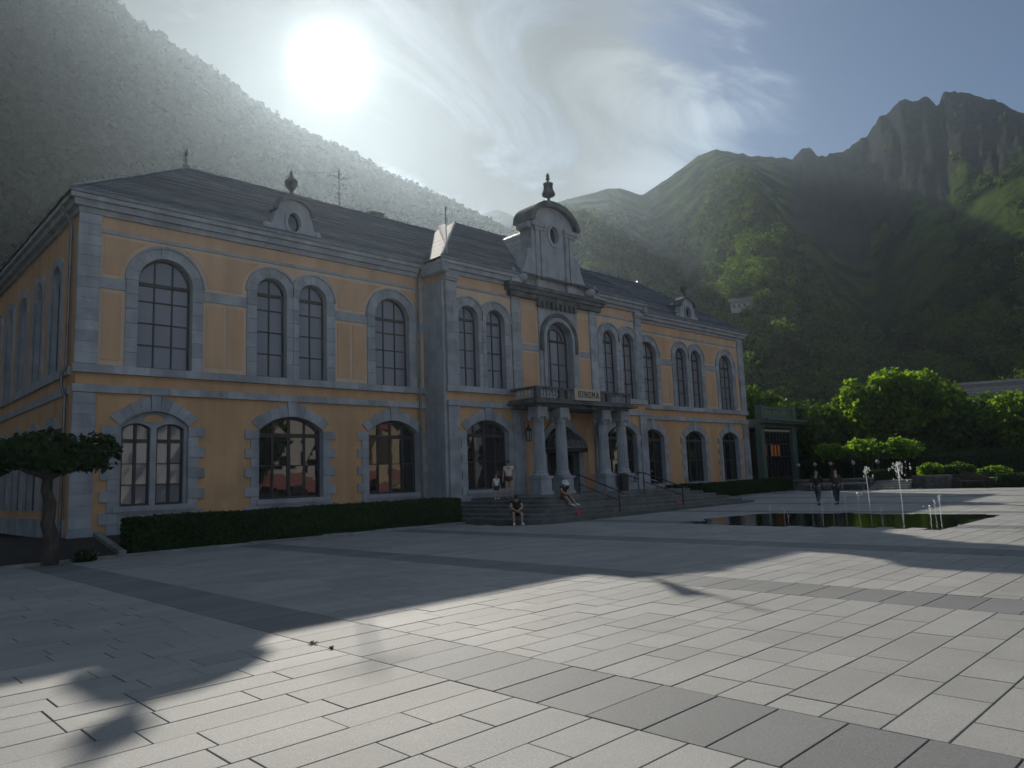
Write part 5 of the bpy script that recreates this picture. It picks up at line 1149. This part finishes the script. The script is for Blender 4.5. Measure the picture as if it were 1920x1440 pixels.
# ================================================================== annex, fountain, furniture
# glazed annex against the right end of the building
ax0, ax1, ay0, ay1 = 53.95, 59.9, 28.3, 35.5
an = empty('glazed_annex', ((ax0+ax1)/2, (ay0+ay1)/2, .45), 'grey-green glazed annex with balustraded flat roof beside the building', 'annex')
mb = MB(); mb.box(ax0, ax0+.55, ay0, ay0+.5, .2, 5.3); mb.build('pilaster', M['paint_green'], an)
mb = MB(); mb.box(ax1-.75, ax1, ay0, ay0+.5, .2, 5.3); mb.build('pilaster', M['paint_green'], an)
mb = MB(); mb.box(ax1-.45, ax1-.003, ay0+.503, ay1, .2, 5.3); mb.box(ax0, ax1, ay1, ay1+.3, .2, 5.3); mb.build('wall', M['paint_green'], an)
mb = MB(); mb.box(ax0, ax1, ay0+.05, ay1, 5.303, 5.62); mb.box(ax0, ax1+.6, ay0-.55, ay1, 5.623, 5.80); mb.box(ax0, ax1+.75, ay0-.7, ay1, 5.803, 5.98); mb.build('cornice', M['paint_green'], an)
mb = MB()
for x in (ax0+.05, ax1-.6): mb.box(x, x+.6, ay0-.1, ay0+.4, 5.983, 7.05)
mb.box(ax0+.66, ax1-.61, ay0, ay0+.3, 5.983, 6.35); mb.box(ax0+.66, ax1-.61, ay0, ay0+.3, 6.82, 6.98); pr = mb.build('parapet', M['paint_green'], an)
for k in range(11):
    mb = MB(); x = ax0+.9+k*.42; mb.box(x-.10, x+.10, ay0+.05, ay0+.25, 6.353, 6.818) if k not in (1, 3, 4, 8) else mb.box(x-.03, x+.03, ay0+.1, ay0+.2, 6.353, 6.818); mb.build('baluster', M['paint_green'], pr)
mb = MB(); fx0, fx1 = ax0+.62, ax1-.95
for k in range(9): x = fx0+(fx1-fx0)*k/8; mb.box(x-.05, x+.05, ay0+.2, ay0+.32, .45, 5.0)
for z in (.5, 1.3, 3.0, 4.0, 4.95): mb.box(fx0-.05, fx1+.05, ay0+.19, ay0+.31, z-.06, z+.06)
gl = mb.build('glazing_frame', M['frame'], an)
mb = MB(); mb.box(fx0, fx1, ay0+.12, ay0+.2, 5.0, 5.16); mb.build('blind_box', M['paper'], an)
for k in range(8):
    for za, zb in ((.5, 1.3), (1.3, 3.0), (3.0, 4.0), (4.0, 4.95)):
        x0, x1 = fx0+(fx1-fx0)*k/8+.03, fx0+(fx1-fx0)*(k+1)/8-.03; e = lambda: rs.uniform(-.01, .01); m2 = MB(); m2.add([(x0, ay0+.26+e(), za), (x1, ay0+.26+e(), za), (x1, ay0+.26+e(), zb), (x0, ay0+.26+e(), zb)], [(0, 1, 2, 3)]); m2.build('pane', M['orange_reflection'] if (k in (0, 2, 3, 4) and za == 3.0) or (k in (2, 3, 4) and za == 1.3 and False) else M['glass'], gl)  # some panes carry the painted orange reflection, the rest plain glass
mb = MB(); mb.box(ax0-.3, ax1+.6, ay0-1.2, ay0-.003, -.1, .62); mb.build('plinth', M['stone_dark'], an)
# fountain jets rising out of the wet slabs
def jet(x, y, h, seed, label, blob=0.0, lean=0.0):
    rg = random.Random(seed); z0 = gz(x); r = empty('fountain_jet', (x, y, z0), label, 'water jet', 'jets of the flush fountain')
    mb = MB(); prof = []; n = 9
    pts = [(x+lean*(k/n)**2+rg.uniform(-.008, .008), y+rg.uniform(-.008, .008), z0+h*k/n) for k in range(n+1)]
    mb.tube(pts, .008, 6, .013+.006*blob); mb.build('column', M['spray'], r, smooth=True)
    mb = MB(); tx = x+lean
    for k in range(int(8+34*blob)):
        a = rg.uniform(0, 6.28); d = abs(rg.gauss(0, .035+.11*blob)); mb.ball((tx+d*math.cos(a), y+d*math.sin(a), z0+h*(1-.04*rg.random())-abs(rg.gauss(0, .05+.22*blob))), rg.uniform(.007, .017)*(1+.9*blob), 6, 4, (1, 1, rg.uniform(1, 2.2)))
    tag(mb.build('droplets', M['spray'], r, smooth=True), kind='stuff')
JETS = [(24.0, 12.5, .55, 'short jet on the far left edge of the wet slabs', 0, 0), (24.8, 12.4, .4, 'tiny jet beside the far left short jet', 0, 0), (26.2, 12.05, .42, 'small jet in front of the walker in the black top', 0, 0), (22.9, 10.2, .75, 'medium jet near the front left of the wet slabs', 0, 0),
        (24.4, 10.1, .85, 'upright jet in front of the walker in the olive top', 0, .02), (23.3, 9.25, 1.0, 'taller jet near the middle of the wet slabs', .15, 0), (23.0, 8.8, 1.75, 'tall thin jet topped by a rounded splash', .5, -.12), (26.0, 9.6, .4, 'small jet behind the tall ones', 0, 0),
        (23.55, 8.1, 1.85, 'tallest jet with a big breaking splash at its top', 1.0, -.05), (23.5, 7.35, .55, 'short pale jet right of the tallest splash', .1, 0), (23.55, 7.1, .85, 'misty jet nearest the right corner of the wet slabs', .15, .03), (22.65, 11.2, .35, 'low jet bubbling at the front edge', 0, 0), (27.6, 11.9, .8, 'jet at the far side between the two walkers', .1, 0), (27.7, 8.5, .5, 'small jet at the far right of the wet slabs', 0, 0)]
for i, (x, y, h, l, b, le) in enumerate(JETS): jet(x, y, h, i, l, b, le)
# far steps, handrail, planter
fs = empty('terrace_steps', (52.8, 18.4, .39), 'short flight of pale steps up to the terrace behind the fountain', 'steps')
for k in range(4):
    mb = MB(); mb.tint = rk.random(); mb.cbox(51.3+.42*k, 53.6, 17.2+.003*k, 19.6-.003*k, .3, .385+.145*(k+1), .015); mb.build('step', M['kerb'], fs)
hr_ = empty('handrail', (52.4, 18.1, .4), 'white metal handrail sloping down the terrace steps', 'handrail')
mb = MB(); mb.tube([(51.2, 17.6, 1.28), (53.3, 18.4, 1.98), (53.7, 18.5, 1.98)], .035, 7); mb.build('rail', M['white'], hr_)
for x, y, za, zb in ((51.25, 17.62, .36, 1.28), (53.3, 18.4, .95, 1.97)): mb = MB(); mb.tube([(x, y, za), (x, y, zb)], .025, 6); mb.build('post', M['steel'], hr_)
pl = empty('stone_planter', (53, 16.1, .39), 'rough stone planter wall beside the terrace steps', 'planter')
for j in range(4):
    y = 14.9
    while y < 17.15:
        L = rk.uniform(.3, .62); y1 = min(y+L, 17.15); mb = MB(); mb.tint = rk.random(); mb.cbox(52.0+rk.uniform(-.03, .03), 52.5, y+.01, y1-.01, .36+.22*j, .36+.22*(j+1)-.012, .02); mb.build('stone', M['stone_dark'], pl); y = y1
mb = MB(); mb.box(52.5, 54.8, 14.9, 17.15, .3, 1.2); mb.build('soil_bed', M['soil'], pl)
# low wall and dark hedge-foot along the terrace left of the steps
lw = empty('terrace_wall', (52, 22.2, .4), 'low dark stone wall left of the terrace steps', 'wall')
for j in range(3):
    y = 19.65
    while y < 26.9:
        L = rk.uniform(.5, .95); y1 = min(y+L, 26.9); mb = MB(); mb.tint = rk.random(); mb.cbox(51.9, 52.3, y+.008, y1-.008, .3+.26*j, .3+.26*(j+1)-.01, .012); mb.build('stone', M['stone_dark'], lw); y = y1
mb = MB(); mb.box(51.82, 52.4, 19.64, 26.9, 1.083, 1.18); mb.build('coping', M['kerb'], lw)
def bench(x, y, label):
    r = empty('stone_bench', (x, y, gz(x)), label, 'bench', 'pale stone benches'); mb = MB(); mb.cbox(x-.25, x+.25, y-.9, y+.9, gz(x)+.40, gz(x)+.52, .02); mb.build('seat', M['kerb'], r)
    for d in (-.65, .65): mb = MB(); mb.box(x-.2, x+.2, y+d-.12, y+d+.12, gz(x)-.02, gz(x)+.398); mb.build('leg', M['stone_dark'], r)
bench(51.0, 20.6, 'stone bench just left of the terrace steps'); bench(51.0, 22.9, 'stone bench farther left along the low dark wall')
def bench2(x, y, label):
    r = empty('wooden_bench', (x, y, .385), label, 'bench', 'dark benches by the far hedge')
    for k in range(4): mb = MB(); mb.box(x-.22+.12*k, x-.13+.12*k, y-.8, y+.8, .80, .84); mb.build('slat', M['bark2'], r)
    for k in range(3): mb = MB(); mb.box(x+.28+.03*k, x+.31+.03*k, y-.8, y+.8, .95+.13*k, 1.05+.13*k); mb.build('slat', M['bark2'], r)
    for d in (-.6, .6): mb = MB(); mb.box(x-.2, x+.26, y+d-.04, y+d+.04, .37, .798); mb.build('leg', M['iron'], r)
bench2(51.75, 13.6, 'dark wooden bench beside the rough stone planter'); bench2(52.6, 12.9 if False else 13.0+.0, 'dark wooden bench close to the far right hedge') if False else None
# globe lamps along the terrace
def lamp(x, y, z, label):
    r = empty('lamp_post', (x, y, z), label, 'street lamp', 'slim lamp posts on the terrace'); mb = MB(); mb.lathe([(.09, 0), (.09, .1), (.04, .16), (.035, 1.1), (.05, 1.14)], x, y, 8, z); mb.build('post', M['iron'], r)
    mb = MB(); mb.ball((x, y, z+1.27), .13, 10, 7); mb.build('globe', M['lampglass'], r, smooth=True); mb = MB(); mb.lathe([(.10, 0), (.03, .06)], x, y, 8, z+1.40); mb.build('cap', M['iron'], r)
for (x, y, z), l in zip(((52.6, 24.9, .95), (53.1, 23.9, .95), (53.4, 22.9, .95), (53.9, 21.5, .95), (54.6, 20.1, .95)), ('slim lamp post nearest the glazed annex', 'second slim lamp post from the glazed annex', 'middle slim lamp post above the low dark wall', 'slim lamp post left of the white handrail', 'slim lamp post behind the top of the terrace steps')): lamp(x, y, z, l)
# grey-roofed house on the right
h_ = house('grey_roofed_house', 112.0, 24.0, 1.0, 17, 11, 7.4, 3.9, R(-68), 'house with a broad grey roof and one skylight among the trees', 'cream_wall', 'grey_roof', [(-5, 1.2, 1.2, 1.8), (-2, 1.2, 1.2, 1.8), (2, 1.2, 1.2, 1.8)])
mb = MB(); a = math.atan2(3.9+.37, 6.0); 
c, s = math.cos(a), math.sin(a); y_, z_ = -3.3, 7.4+3.9*(1-3.3/5.5)+.02
mb.add([(-4.6, y_-.55*c, z_-.55*s+.12), (-3.7, y_-.55*c, z_-.55*s+.12), (-3.7, y_+.55*c, z_+.55*s+.12), (-4.6, y_+.55*c, z_+.55*s+.12)], [(0, 1, 2, 3)]); sk = mb.build('skylight', M['skylight'], h_)
# handrails on the entrance steps
def stairrail(x, label):
    r = empty('stair_rail', (x, 21.5, .3), label, 'handrail', 'handrails of the entrance steps'); z0, z1 = gz(x)+.16, 1.145
    mb = MB(); mb.tube([(x, 20.45, z0+.02), (x, 20.45, z0+.92)], .03, 6); mb.build('post', M['iron'], r); mb = MB(); mb.tube([(x, 22.7, z1-.02), (x, 22.7, z1+.9)], .03, 6); mb.build('post', M['iron'], r)
    mb = MB(); mb.tube([(x, 20.2, z0+.80), (x, 20.45, z0+.92), (x, 22.7, z1+.9), (x, 23.1, z1+.9)], .03, 6); mb.tube([(x, 20.45, z0+.5), (x, 22.7, z1+.48)], .022, 6); mb.build('rail', M['iron'], r)
stairrail(25.9, 'dark handrail standing in the middle of the entrance steps'); stairrail(30.8, 'dark handrail near the right end of the entrance steps')
pr_ = empty('ramp_rail', (33.5, 25.6, 1.1), 'pale double handrail sloping in front of the window right of the columns', 'handrail')
mb = MB(); mb.tube([(32.4, 25.6, 2.15), (36.0, 25.6, 1.55)], .035, 6); mb.build('rail', M['steel'], pr_); mb = MB(); mb.tube([(32.4, 25.6, 1.9), (36.0, 25.6, 1.3)], .03, 6); mb.build('rail', M['steel'], pr_)
for x in (32.4, 34.2, 36.0): mb = MB(); mb.tube([(x, 25.6, .4), (x, 25.6, 2.15-.6*(x-32.4)/3.6)], .028, 6); mb.build('post', M['iron'], pr_)
# bins / boxes by the columns, notices
bn = empty('litter_bin', (31.6, 24.6, 1.145), 'black litter bin standing by the right-hand columns', 'bin'); mb = MB(); mb.lathe([(.22, 0), (.25, .05), (.27, .75), (.29, .78), (.29, .84), (.2, .86)], 31.6, 24.6, 14, 1.147); mb.build('body', M['iron'], bn); mb = MB(); mb.lathe([(.20, 0), (.18, .05), (.02, .08)], 31.6, 24.6, 14, 2.01); mb.build('lid', M['iron'], bn)
def redtag(x, y, z, label):
    mb = MB(); mb.cbox(x-.13, x+.13, y-.02, y+.0, z, z+.16, .004); mb.box(x-.02, x+.02, y-.012, y+.03, z-.0, z+.15); o = mb.build('red_notice', M['red']); tag(o, label, 'notice', 'small red notices on the entrance steps')
redtag(23.3, 20.55, .42, 'small red notice on the risers left of the middle handrail'); redtag(31.0, 20.9, .50, 'small red notice by the handrail at the right of the steps')
wn_ = empty('white_notice', (35.4, 22.3, .3), 'small white notice board on a short post by the right hedge', 'notice'); mb = MB(); mb.tube([(35.4, 22.4, .3), (35.4, 22.4, .72)], .02, 5); mb.build('post', M['iron'], wn_); mb = MB(); mb.box(35.24, 35.54, 22.35, 22.38, .55, .95); mb.build('board', M['white'], wn_)
# scooter lying by the seated person and the pot of flowers under the plane tree
scx = empty('kick_scooter', (24.0, 21.6, .5), 'teal kick scooter leaning beside the person in the white hat', 'scooter')
mb = MB(); mb.tube([(23.6, 21.45, .86), (24.25, 21.05, .55)], .022, 6); mb.build('stem', M['steel'], scx); mb = MB(); mb.cbox(24.05, 24.6, 21.0, 21.14, .49, .53, .01); mb.build('deck', M['teal'], scx)
mb = MB(); mb.tube([(23.52, 21.30, .87), (23.68, 21.60, .87)], .018, 6); mb.build('handlebar', M['black'], scx)
for x in (24.02, 24.66):
    mb = MB(); b0 = len(mb.v); mb.lathe([(.02, -.02), (.06, -.02), (.06, .02), (.02, .02)], 0, 0, 12); mb.v = [(x+a_, 21.07+c_, .50+b_) for a_, b_, c_ in mb.v]; mb.build('wheel', M['black'], scx)
fl = empty('flower_clump', (6.2, 24.45, .05), 'small clump of dark leaves with orange flowers at the foot of the plane tree', 'flowers')
v, f, t = leaves([(6.1, 24.45, .18, .32, .25, .2)], 420, .06, 91, .2); npmesh('foliage', v, f, M['leafD'], t, fl)
for k in range(7): mb = MB(); mb.ball((6.0+.07*k, 24.36+.05*math.sin(3*k), .25+.05*math.cos(5*k)), .022, 6, 4); mb.build('flower', M['red'] if k % 2 else M['awning'], fl)
# houses across the square, behind the viewer: their sunlit fronts show in the window panes
def town(x, y, w, d, h, rise, wall, label, cols, rows, seed, roofm='red_tile', ww=1.1):
    wins = [(-w/2+w*(i+.5)/cols, 1.2+(h-1.2)*(j)/rows, ww, (h-1.2)/rows*.62) for i in range(cols) for j in range(rows)]
    return house('town_house', x, y, gz(x)-.3, w, d, h, rise, R(180), label, wall, roofm, wins)
town(26, -27, 12, 10, 11, 3, 'white_wall', 'white town house behind the viewer mirrored in the left end windows', 4, 3, 1)
town(43, -27, 12, 10, 12, 4, 'white_wall', 'tall white town house behind the viewer mirrored in the second left window', 4, 4, 2, 'slate')
town(58, -25, 13, 10, 10, 4, 'cream_wall', 'cream gabled town house behind the viewer mirrored in the third left window', 2, 3, 3)
town(97, -24, 12, 10, 12, 3, 'white_wall', 'white town house far to the side mirrored right of the entrance', 4, 4, 4)
town(118, -24, 12, 10, 12, 3, 'orange_wall', 'orange town house far to the side mirrored in the right windows', 4, 4, 5)
town(152, -22, 16, 10, 13, 3, 'orange_wall', 'farthest orange town house mirrored in the annex panes', 5, 4, 6)
for i, (x, y) in enumerate(((34.5, -17), (66, -15), (75, -12), (85, -15), (107, -15), (131, -14))):
    tree('park_tree', x, y, 0, 10, bushy(x, y, 2.5, 10.5, 4.2, 81+i, 9), 3500, .34, 'leafB', ('park tree behind the viewer between the white houses', 'park tree behind the viewer next to the cream gabled house', 'park tree behind the viewer mirrored in the window left of the columns', 'park tree behind the viewer mirrored in the entrance doors', 'park tree far to the side before the white and orange houses', 'park tree far to the side between the two orange houses')[i], 81+i, .35)
st = empty('market_awning', (42, -17, 0), 'long red market awning behind the viewer mirrored low in the left windows', 'awning')
mb = MB(); mb.add([(30, -16, 2.3), (56, -16, 2.3), (56, -20, 3.4), (30, -20, 3.4), (30, -16, 1.9), (56, -16, 1.9)], [(0, 1, 2, 3), (0, 4, 5, 1)]); mb.build('canopy', M['awning'], st)
for x in (30.2, 38.8, 47.3, 55.8):
    for y, z in ((-16.1, 2.28), (-19.9, 3.35)): mb = MB(); mb.tube([(x, y, -.2), (x, y, z)], .05, 6); mb.build('post', M['steel'], st)
# ================================================================== people
def skinmesh(name, joints, edges, radii, mt, parent, sub=2, tf=None):
    me = bpy.data.meshes.new(name); me.from_pydata([tuple(j) for j in joints], edges, []); o = bpy.data.objects.new(name+'_rig', me); COL.objects.link(o)
    sk = o.modifiers.new('s', 'SKIN'); sk.use_smooth_shade = True; sv = me.skin_vertices[0].data
    for i, r in enumerate(radii): sv[i].radius = (r, r) if isinstance(r, (int, float)) else r; sv[i].use_root = (i == 0)
    sb = o.modifiers.new('u', 'SUBSURF'); sb.levels = sub; sb.render_levels = sub
    dg = bpy.context.evaluated_depsgraph_get(); nm = bpy.data.meshes.new_from_object(o.evaluated_get(dg)); bpy.data.objects.remove(o)
    nm.name = name; nm.materials.clear(); nm.materials.append(M[mt]); 
    for p in nm.polygons: p.use_smooth = True
    return nm
def person(loc, rz, H, J, label, cat='person', shirt=None, legs=None, shoes=None, hat=None, hair='hair', sleeves=.5, leglen=.55, skirt=False, long_hair=False, group=None):
    """J: joint positions for a 1.70 m figure in metres, local to the feet; facing -y"""
    r = empty('person', loc, label, cat, group, world=False); r.rotation_euler = (0, 0, rz); S = H/1.70
    P = {k: Vector(v)*S for k, v in J.items()}
    names = ['pel', 'bel', 'che', 'nek', 'hed0']; js = [P['pel'], P['bel'], P['che'], P['nek'], P['hd']]
    ed = [(0, 1), (1, 2), (2, 3), (3, 4)]; rd = [(.15*S, .115*S), (.13*S, .10*S), (.155*S, .11*S), .055*S, .085*S]
    def chain(start, pts, rads):
        a = start
        for p, q in zip(pts, rads): js.append(p); rd.append(q*S); ed.append((a, len(js)-1)); a = len(js)-1
    for s in 'LR':
        chain(2, [P['sh'+s], P['el'+s], P['wr'+s], P['wr'+s]+(P['wr'+s]-P['el'+s]).normalized()*.085*S], [.062, .044, .030, .036])
        chain(0, [P['hp'+s], P['kn'+s], P['an'+s], P['to'+s]], [.088, .060, .040, .036])
    body = skinmesh('body', js, ed, rd, 'skin', r)
    bm = bmesh.new(); bm.from_mesh(body)
    hd, fw = P['hd'], Vector((0, -1, 0)); nod = (P['hd']-P['nek']).normalized(); fw = (Vector(J.get('look', (0, -1, 0)))).normalized(); side = fw.cross(Vector((0, 0, 1))).normalized(); up = side.cross(fw)
    def blob(c, sx, sy, sz, seg=12):
        m_ = Matrix.Translation(c) @ Matrix((side.to_tuple()+(0,), fw.to_tuple()+(0,), up.to_tuple()+(0,), (0, 0, 0, 1))).transposed() @ Matrix.Diagonal((sx, sy, sz, 1)); bmesh.ops.create_uvsphere(bm, u_segments=seg, v_segments=seg//2+2, radius=1, matrix=m_)
    hc = hd+up*.02*S; blob(hc, .075*S, .092*S, .115*S, 16); blob(hc-up*.055*S+fw*.03*S, .055*S, .062*S, .06*S); blob(hc+fw*.098*S-up*.012*S, .014*S, .020*S, .024*S, 8)
    for s in (-1, 1): blob(hc+side*s*.078*S-up*.01*S, .012*S, .022*S, .032*S, 8)
    for s in 'LR':     # fingers rooted in the palm
        w = P['wr'+s]; d = (w-P['el'+s]).normalized(); pr = d.cross(Vector((0, -1, .3))).normalized(); pn = d.cross(pr)
        for k, (o_, l_) in enumerate(((-.027, .062), (-.009, .074), (.009, .070), (.026, .054))):
            b = w+d*.10*S+pr*o_*S; t = b+d*l_*S*.75+pn*.022*S; mid = b.lerp(t, .5)+pn*-.004*S
            mbf = MB(); mbf.tube([b, mid, t], .0095*S, 6, .007*S)
            vv = [bm.verts.new(q) for q in mbf.v]; [bm.faces.new([vv[i] for i in f]) for f in mbf.f]
        b = w+d*.05*S-pr*.03*S; mbf = MB(); mbf.tube([b, b+(d*.6-pr*.7).normalized()*.03*S, b+(d-pr*.45).normalized()*.06*S], .011*S, 6, .008*S); vv = [bm.verts.new(q) for q in mbf.v]; [bm.faces.new([vv[i] for i in f]) for f in mbf.f]
    bm.to_mesh(body); bm.free(); 
    for p in body.polygons: p.use_smooth = True
    link('body', body, r)
    # face: eyes and mouth
    mb = MB()
    for s in (-1, 1): mb.ball(tuple(hc+side*s*.030*S+fw*.083*S+up*.012*S), .010*S, 8, 6)
    mb.build('eyes', M['hair'], r, smooth=True)
    mb = MB(); mb.ball(tuple(hc+fw*.088*S-up*.052*S), .018*S, 8, 6, (1, .4, .35)); mb.build('mouth', M['darkred'], r, smooth=True)
    # hair
    def cap(nm, mt, c, sx, sy, sz, cut):
        bm = bmesh.new(); m_ = Matrix.Translation(c) @ Matrix((side.to_tuple()+(0,), fw.to_tuple()+(0,), up.to_tuple()+(0,), (0, 0, 0, 1))).transposed() @ Matrix.Diagonal((sx, sy, sz, 1)); bmesh.ops.create_uvsphere(bm, u_segments=16, v_segments=12, radius=1, matrix=m_)
        dl = [v for v in bm.verts if (v.co-c).dot(up)-.55*(v.co-c).dot(-fw)*1.0 < cut]; bmesh.ops.delete(bm, geom=dl, context='VERTS'); me = bpy.data.meshes.new(nm); bm.to_mesh(me); bm.free(); me.materials.append(M[mt])
        for p in me.polygons: p.use_smooth = True
        return link(nm, me, r)
    if hair: cap('hair', hair, hc+up*.012*S-fw*.008*S, .085*S, .102*S, .122*S, -.01*S)
    if long_hair: mb = MB(); mb.ball(tuple(hc-fw*.07*S-up*.09*S), .075*S, 10, 8, (1, .6, 1.7)); mb.build('hair', M[hair], r, smooth=True)
    if hat:
        kind, mt = hat; cap('hat', mt, hc+up*.035*S, .098*S, .112*S, .115*S, .0)
        mb = MB(); n = 20; c = hc+up*.045*S; R1, R2 = .098*S, (.165*S if kind == 'bucket' else .11*S); dz = -.035*S if kind == 'bucket' else 0; V = []
        for q, (rr_, h_) in enumerate(((R1, 0), (R2, dz))):
            for k in range(n): a_ = 6.2832*k/n; V.append(tuple(c+side*rr_*math.cos(a_)+fw*(rr_*1.1*math.sin(a_)+(.07*S if kind == 'cap' and q and math.sin(a_) > .3 else 0))+up*h_))
        mb.add(V, [(k, (k+1) % n, n+(k+1) % n, n+k) for k in range(n)]); mb.build('hat_brim', M[mt], r, smooth=True)
    # clothes follow the body with a little ease
    if shirt:
        js = [P['pel']-(P['bel']-P['pel'])*.35, P['bel'], P['che'], P['nek'].lerp(P['che'], .35)]; ed = [(0, 1), (1, 2), (2, 3)]; rd = [(.168*S, .130*S), (.150*S, .120*S), (.178*S, .130*S), .085*S]
        for s in 'LR':
            a = len(js); js += [P['sh'+s], P['sh'+s].lerp(P['el'+s], .5)]; ed += [(2, a), (a, a+1)]; rd += [.082*S, .070*S]
            if sleeves > .5: t_ = min(1, (sleeves-.5)*2); js += [P['el'+s], P['el'+s].lerp(P['wr'+s], t_*.92+.01)]; ed += [(a+1, a+2), (a+2, a+3)]; rd += [.062*S, .050*S]
        link('shirt', skinmesh('shirt', js, ed, rd, shirt, r), r)
    if legs:
        if skirt:
            js = [P['pel'].lerp(P['bel'], .5), P['pel'], (P['hpL']+P['hpR'])/2*.55+(P['knL']+P['knR'])/2*.45]; link('skirt', skinmesh('skirt', js, [(0, 1), (1, 2)], [(.150*S, .125*S), (.185*S, .150*S), (.205*S, .165*S)], legs, r), r)
        else:
            js = [P['pel'].lerp(P['bel'], .75), P['pel']]; ed = [(0, 1)]; rd = [(.160*S, .125*S), (.170*S, .135*S)]
            for s in 'LR':
                a = len(js); js += [P['hp'+s], P['hp'+s].lerp(P['kn'+s], .8)]; ed += [(1, a), (a, a+1)]; rd += [.108*S, .090*S]
                if leglen > .6: js += [P['kn'+s], P['kn'+s].lerp(P['an'+s], leglen)]; ed += [(a+1, a+2), (a+2, a+3)]; rd += [.080*S, .060*S]
            link('trousers', skinmesh('trousers', js, ed, rd, legs, r), r)
    if shoes:
        for s in 'LR':
            d = (P['to'+s]-P['an'+s]); d.z = 0; d = d.normalized(); b = P['an'+s]-d*.04*S; b.z = P['to'+s].z
            link('shoe', skinmesh('shoe', [b+Vector((0, 0, .015*S)), b+d*.11*S+Vector((0, 0, .02*S)), b+d*.23*S+Vector((0, 0, .0))], [(0, 1), (1, 2)], [.052*S, .055*S, .040*S], shoes, r), r)
    return r
STAND = dict(pel=(0, 0, .92), bel=(0, .01, 1.08), che=(0, 0, 1.28), nek=(0, 0, 1.44), hd=(0, -.01, 1.55), shL=(.18, 0, 1.37), shR=(-.18, 0, 1.37), elL=(.25, .03, 1.10), elR=(-.25, .03, 1.10), wrL=(.26, -.06, .88), wrR=(-.27, -.02, .87),
             hpL=(.09, 0, .88), hpR=(-.09, 0, .88), knL=(.10, -.02, .49), knR=(-.11, -.03, .49), anL=(.10, .02, .08), anR=(-.13, -.02, .08), toL=(.11, -.13, .04), toR=(-.15, -.17, .04))
def pose(**k): d = dict(STAND); d.update(k); return d
WALK1 = pose(pel=(0, 0, .90), knL=(.10, -.20, .50), anL=(.10, -.27, .09), toL=(.10, -.43, .05), knR=(-.09, .02, .48), anR=(-.09, .26, .14), toR=(-.09, .14, .04), elR=(-.24, -.08, 1.12), wrR=(-.22, -.28, .98), elL=(.24, .14, 1.12), wrL=(.25, .10, .88))
WALK2 = pose(pel=(0, 0, .90), knR=(-.10, -.17, .50), anR=(-.10, -.22, .09), toR=(-.10, -.38, .05), knL=(.10, .02, .48), anL=(.10, .22, .12), toL=(.10, .09, .04), elL=(.24, -.06, 1.12), wrL=(.24, -.22, .95), elR=(-.25, .10, 1.12), wrR=(-.27, .06, .88))
SEAT = dict(pel=(0, .10, .50), bel=(0, .12, .66), che=(0, .02, .86), nek=(0, -.06, 1.00), hd=(0, -.13, 1.09), look=(0, -1, -.75), shL=(.18, 0, .93), shR=(-.18, 0, .93), elL=(.24, -.18, .72), elR=(-.24, -.18, .72), wrL=(.07, -.38, .62), wrR=(-.07, -.38, .60),
            hpL=(.10, .06, .47), hpR=(-.10, .06, .47), knL=(.17, -.36, .50), knR=(-.16, -.36, .50), anL=(.17, -.42, .09), anR=(-.15, -.40, .09), toL=(.20, -.57, .05), toR=(-.18, -.55, .05))
SEAT2 = dict(SEAT); SEAT2.update(knL=(.14, -.40, .44), knR=(-.14, -.42, .46), anL=(.20, -.72, .10), anR=(-.06, -.78, .10), toL=(.26, -.86, .10), toR=(-.02, -.93, .10))
face_cam = lambda x, y, off=0: math.atan2(-x, y)*1.0+math.radians(off) if False else -math.atan2(x, y)+math.radians(off)
person((22.3, 23.6, 1.145), face_cam(22.3, 23.6, -12), 1.66, STAND, 'woman in a cream top and maroon skirt standing behind the hedge end', shirt='creamc', legs='darkred', shoes='khaki', skirt=True, long_hair=True, sleeves=.3)
person((21.55, 23.6, 1.13), face_cam(21.55, 23.6, 25), 1.06, STAND, 'small child in a red cap and white shirt beside the standing woman', 'child', shirt='white', legs='navy', shoes='white', hat=('cap', 'red'))
person((24.25, 22.15, .66), face_cam(24.25, 22.1, 28), 1.62, SEAT2, 'person in a white bucket hat and dark shirt sitting on the steps', shirt='black', legs='khaki', shoes='white', hat=('bucket', 'white'), leglen=.55)
person((20.5, 21.35, .155), face_cam(20.4, 21.3, 8), 1.66, SEAT, 'person in dark clothes and white shoes sitting on the lowest steps', shirt='black', legs='black', shoes='white', leglen=.5)
person((33.85, 15.23, gz(33.85)), face_cam(33.85, 15.2, 160), 1.60, WALK1, 'young person in a black top and grey trousers walking past the fountain', shirt='black', legs='greytr', shoes='black', leglen=.95, sleeves=.6)
person((34.2, 14.5, gz(34.2)), face_cam(34.2, 14.5, 200), 1.60, WALK2, 'young person in an olive top and blue shorts walking past the fountain', shirt='greygreen', legs='navy', shoes='black', leglen=.95, sleeves=.7)
# ================================================================== valley air
HAZE_D, HAZE_G = 0.00028, 0.73
mt = bpy.data.materials.new('haze_air'); mt.use_nodes = True; nt = mt.node_tree; nt.nodes.remove(nt.nodes['Principled BSDF'])
pv = nn(nt, 'ShaderNodeVolumePrincipled'); pv.inputs['Color'].default_value = (.72, .87, 1.0, 1); pv.inputs['Density'].default_value = HAZE_D; pv.inputs['Anisotropy'].default_value = HAZE_G
nt.links.new(pv.outputs[0], nt.nodes['Material Output'].inputs['Volume'])
zt_ = max(float(PL[..., 2].max()), float(PR[..., 2].max()), float(PM[..., 2].max()))+8
mb = MB(); mb.box(-1450, 1450, -1450, 1450, -1.8, zt_)
tag(mb.build('haze', mt), kind='stuff')
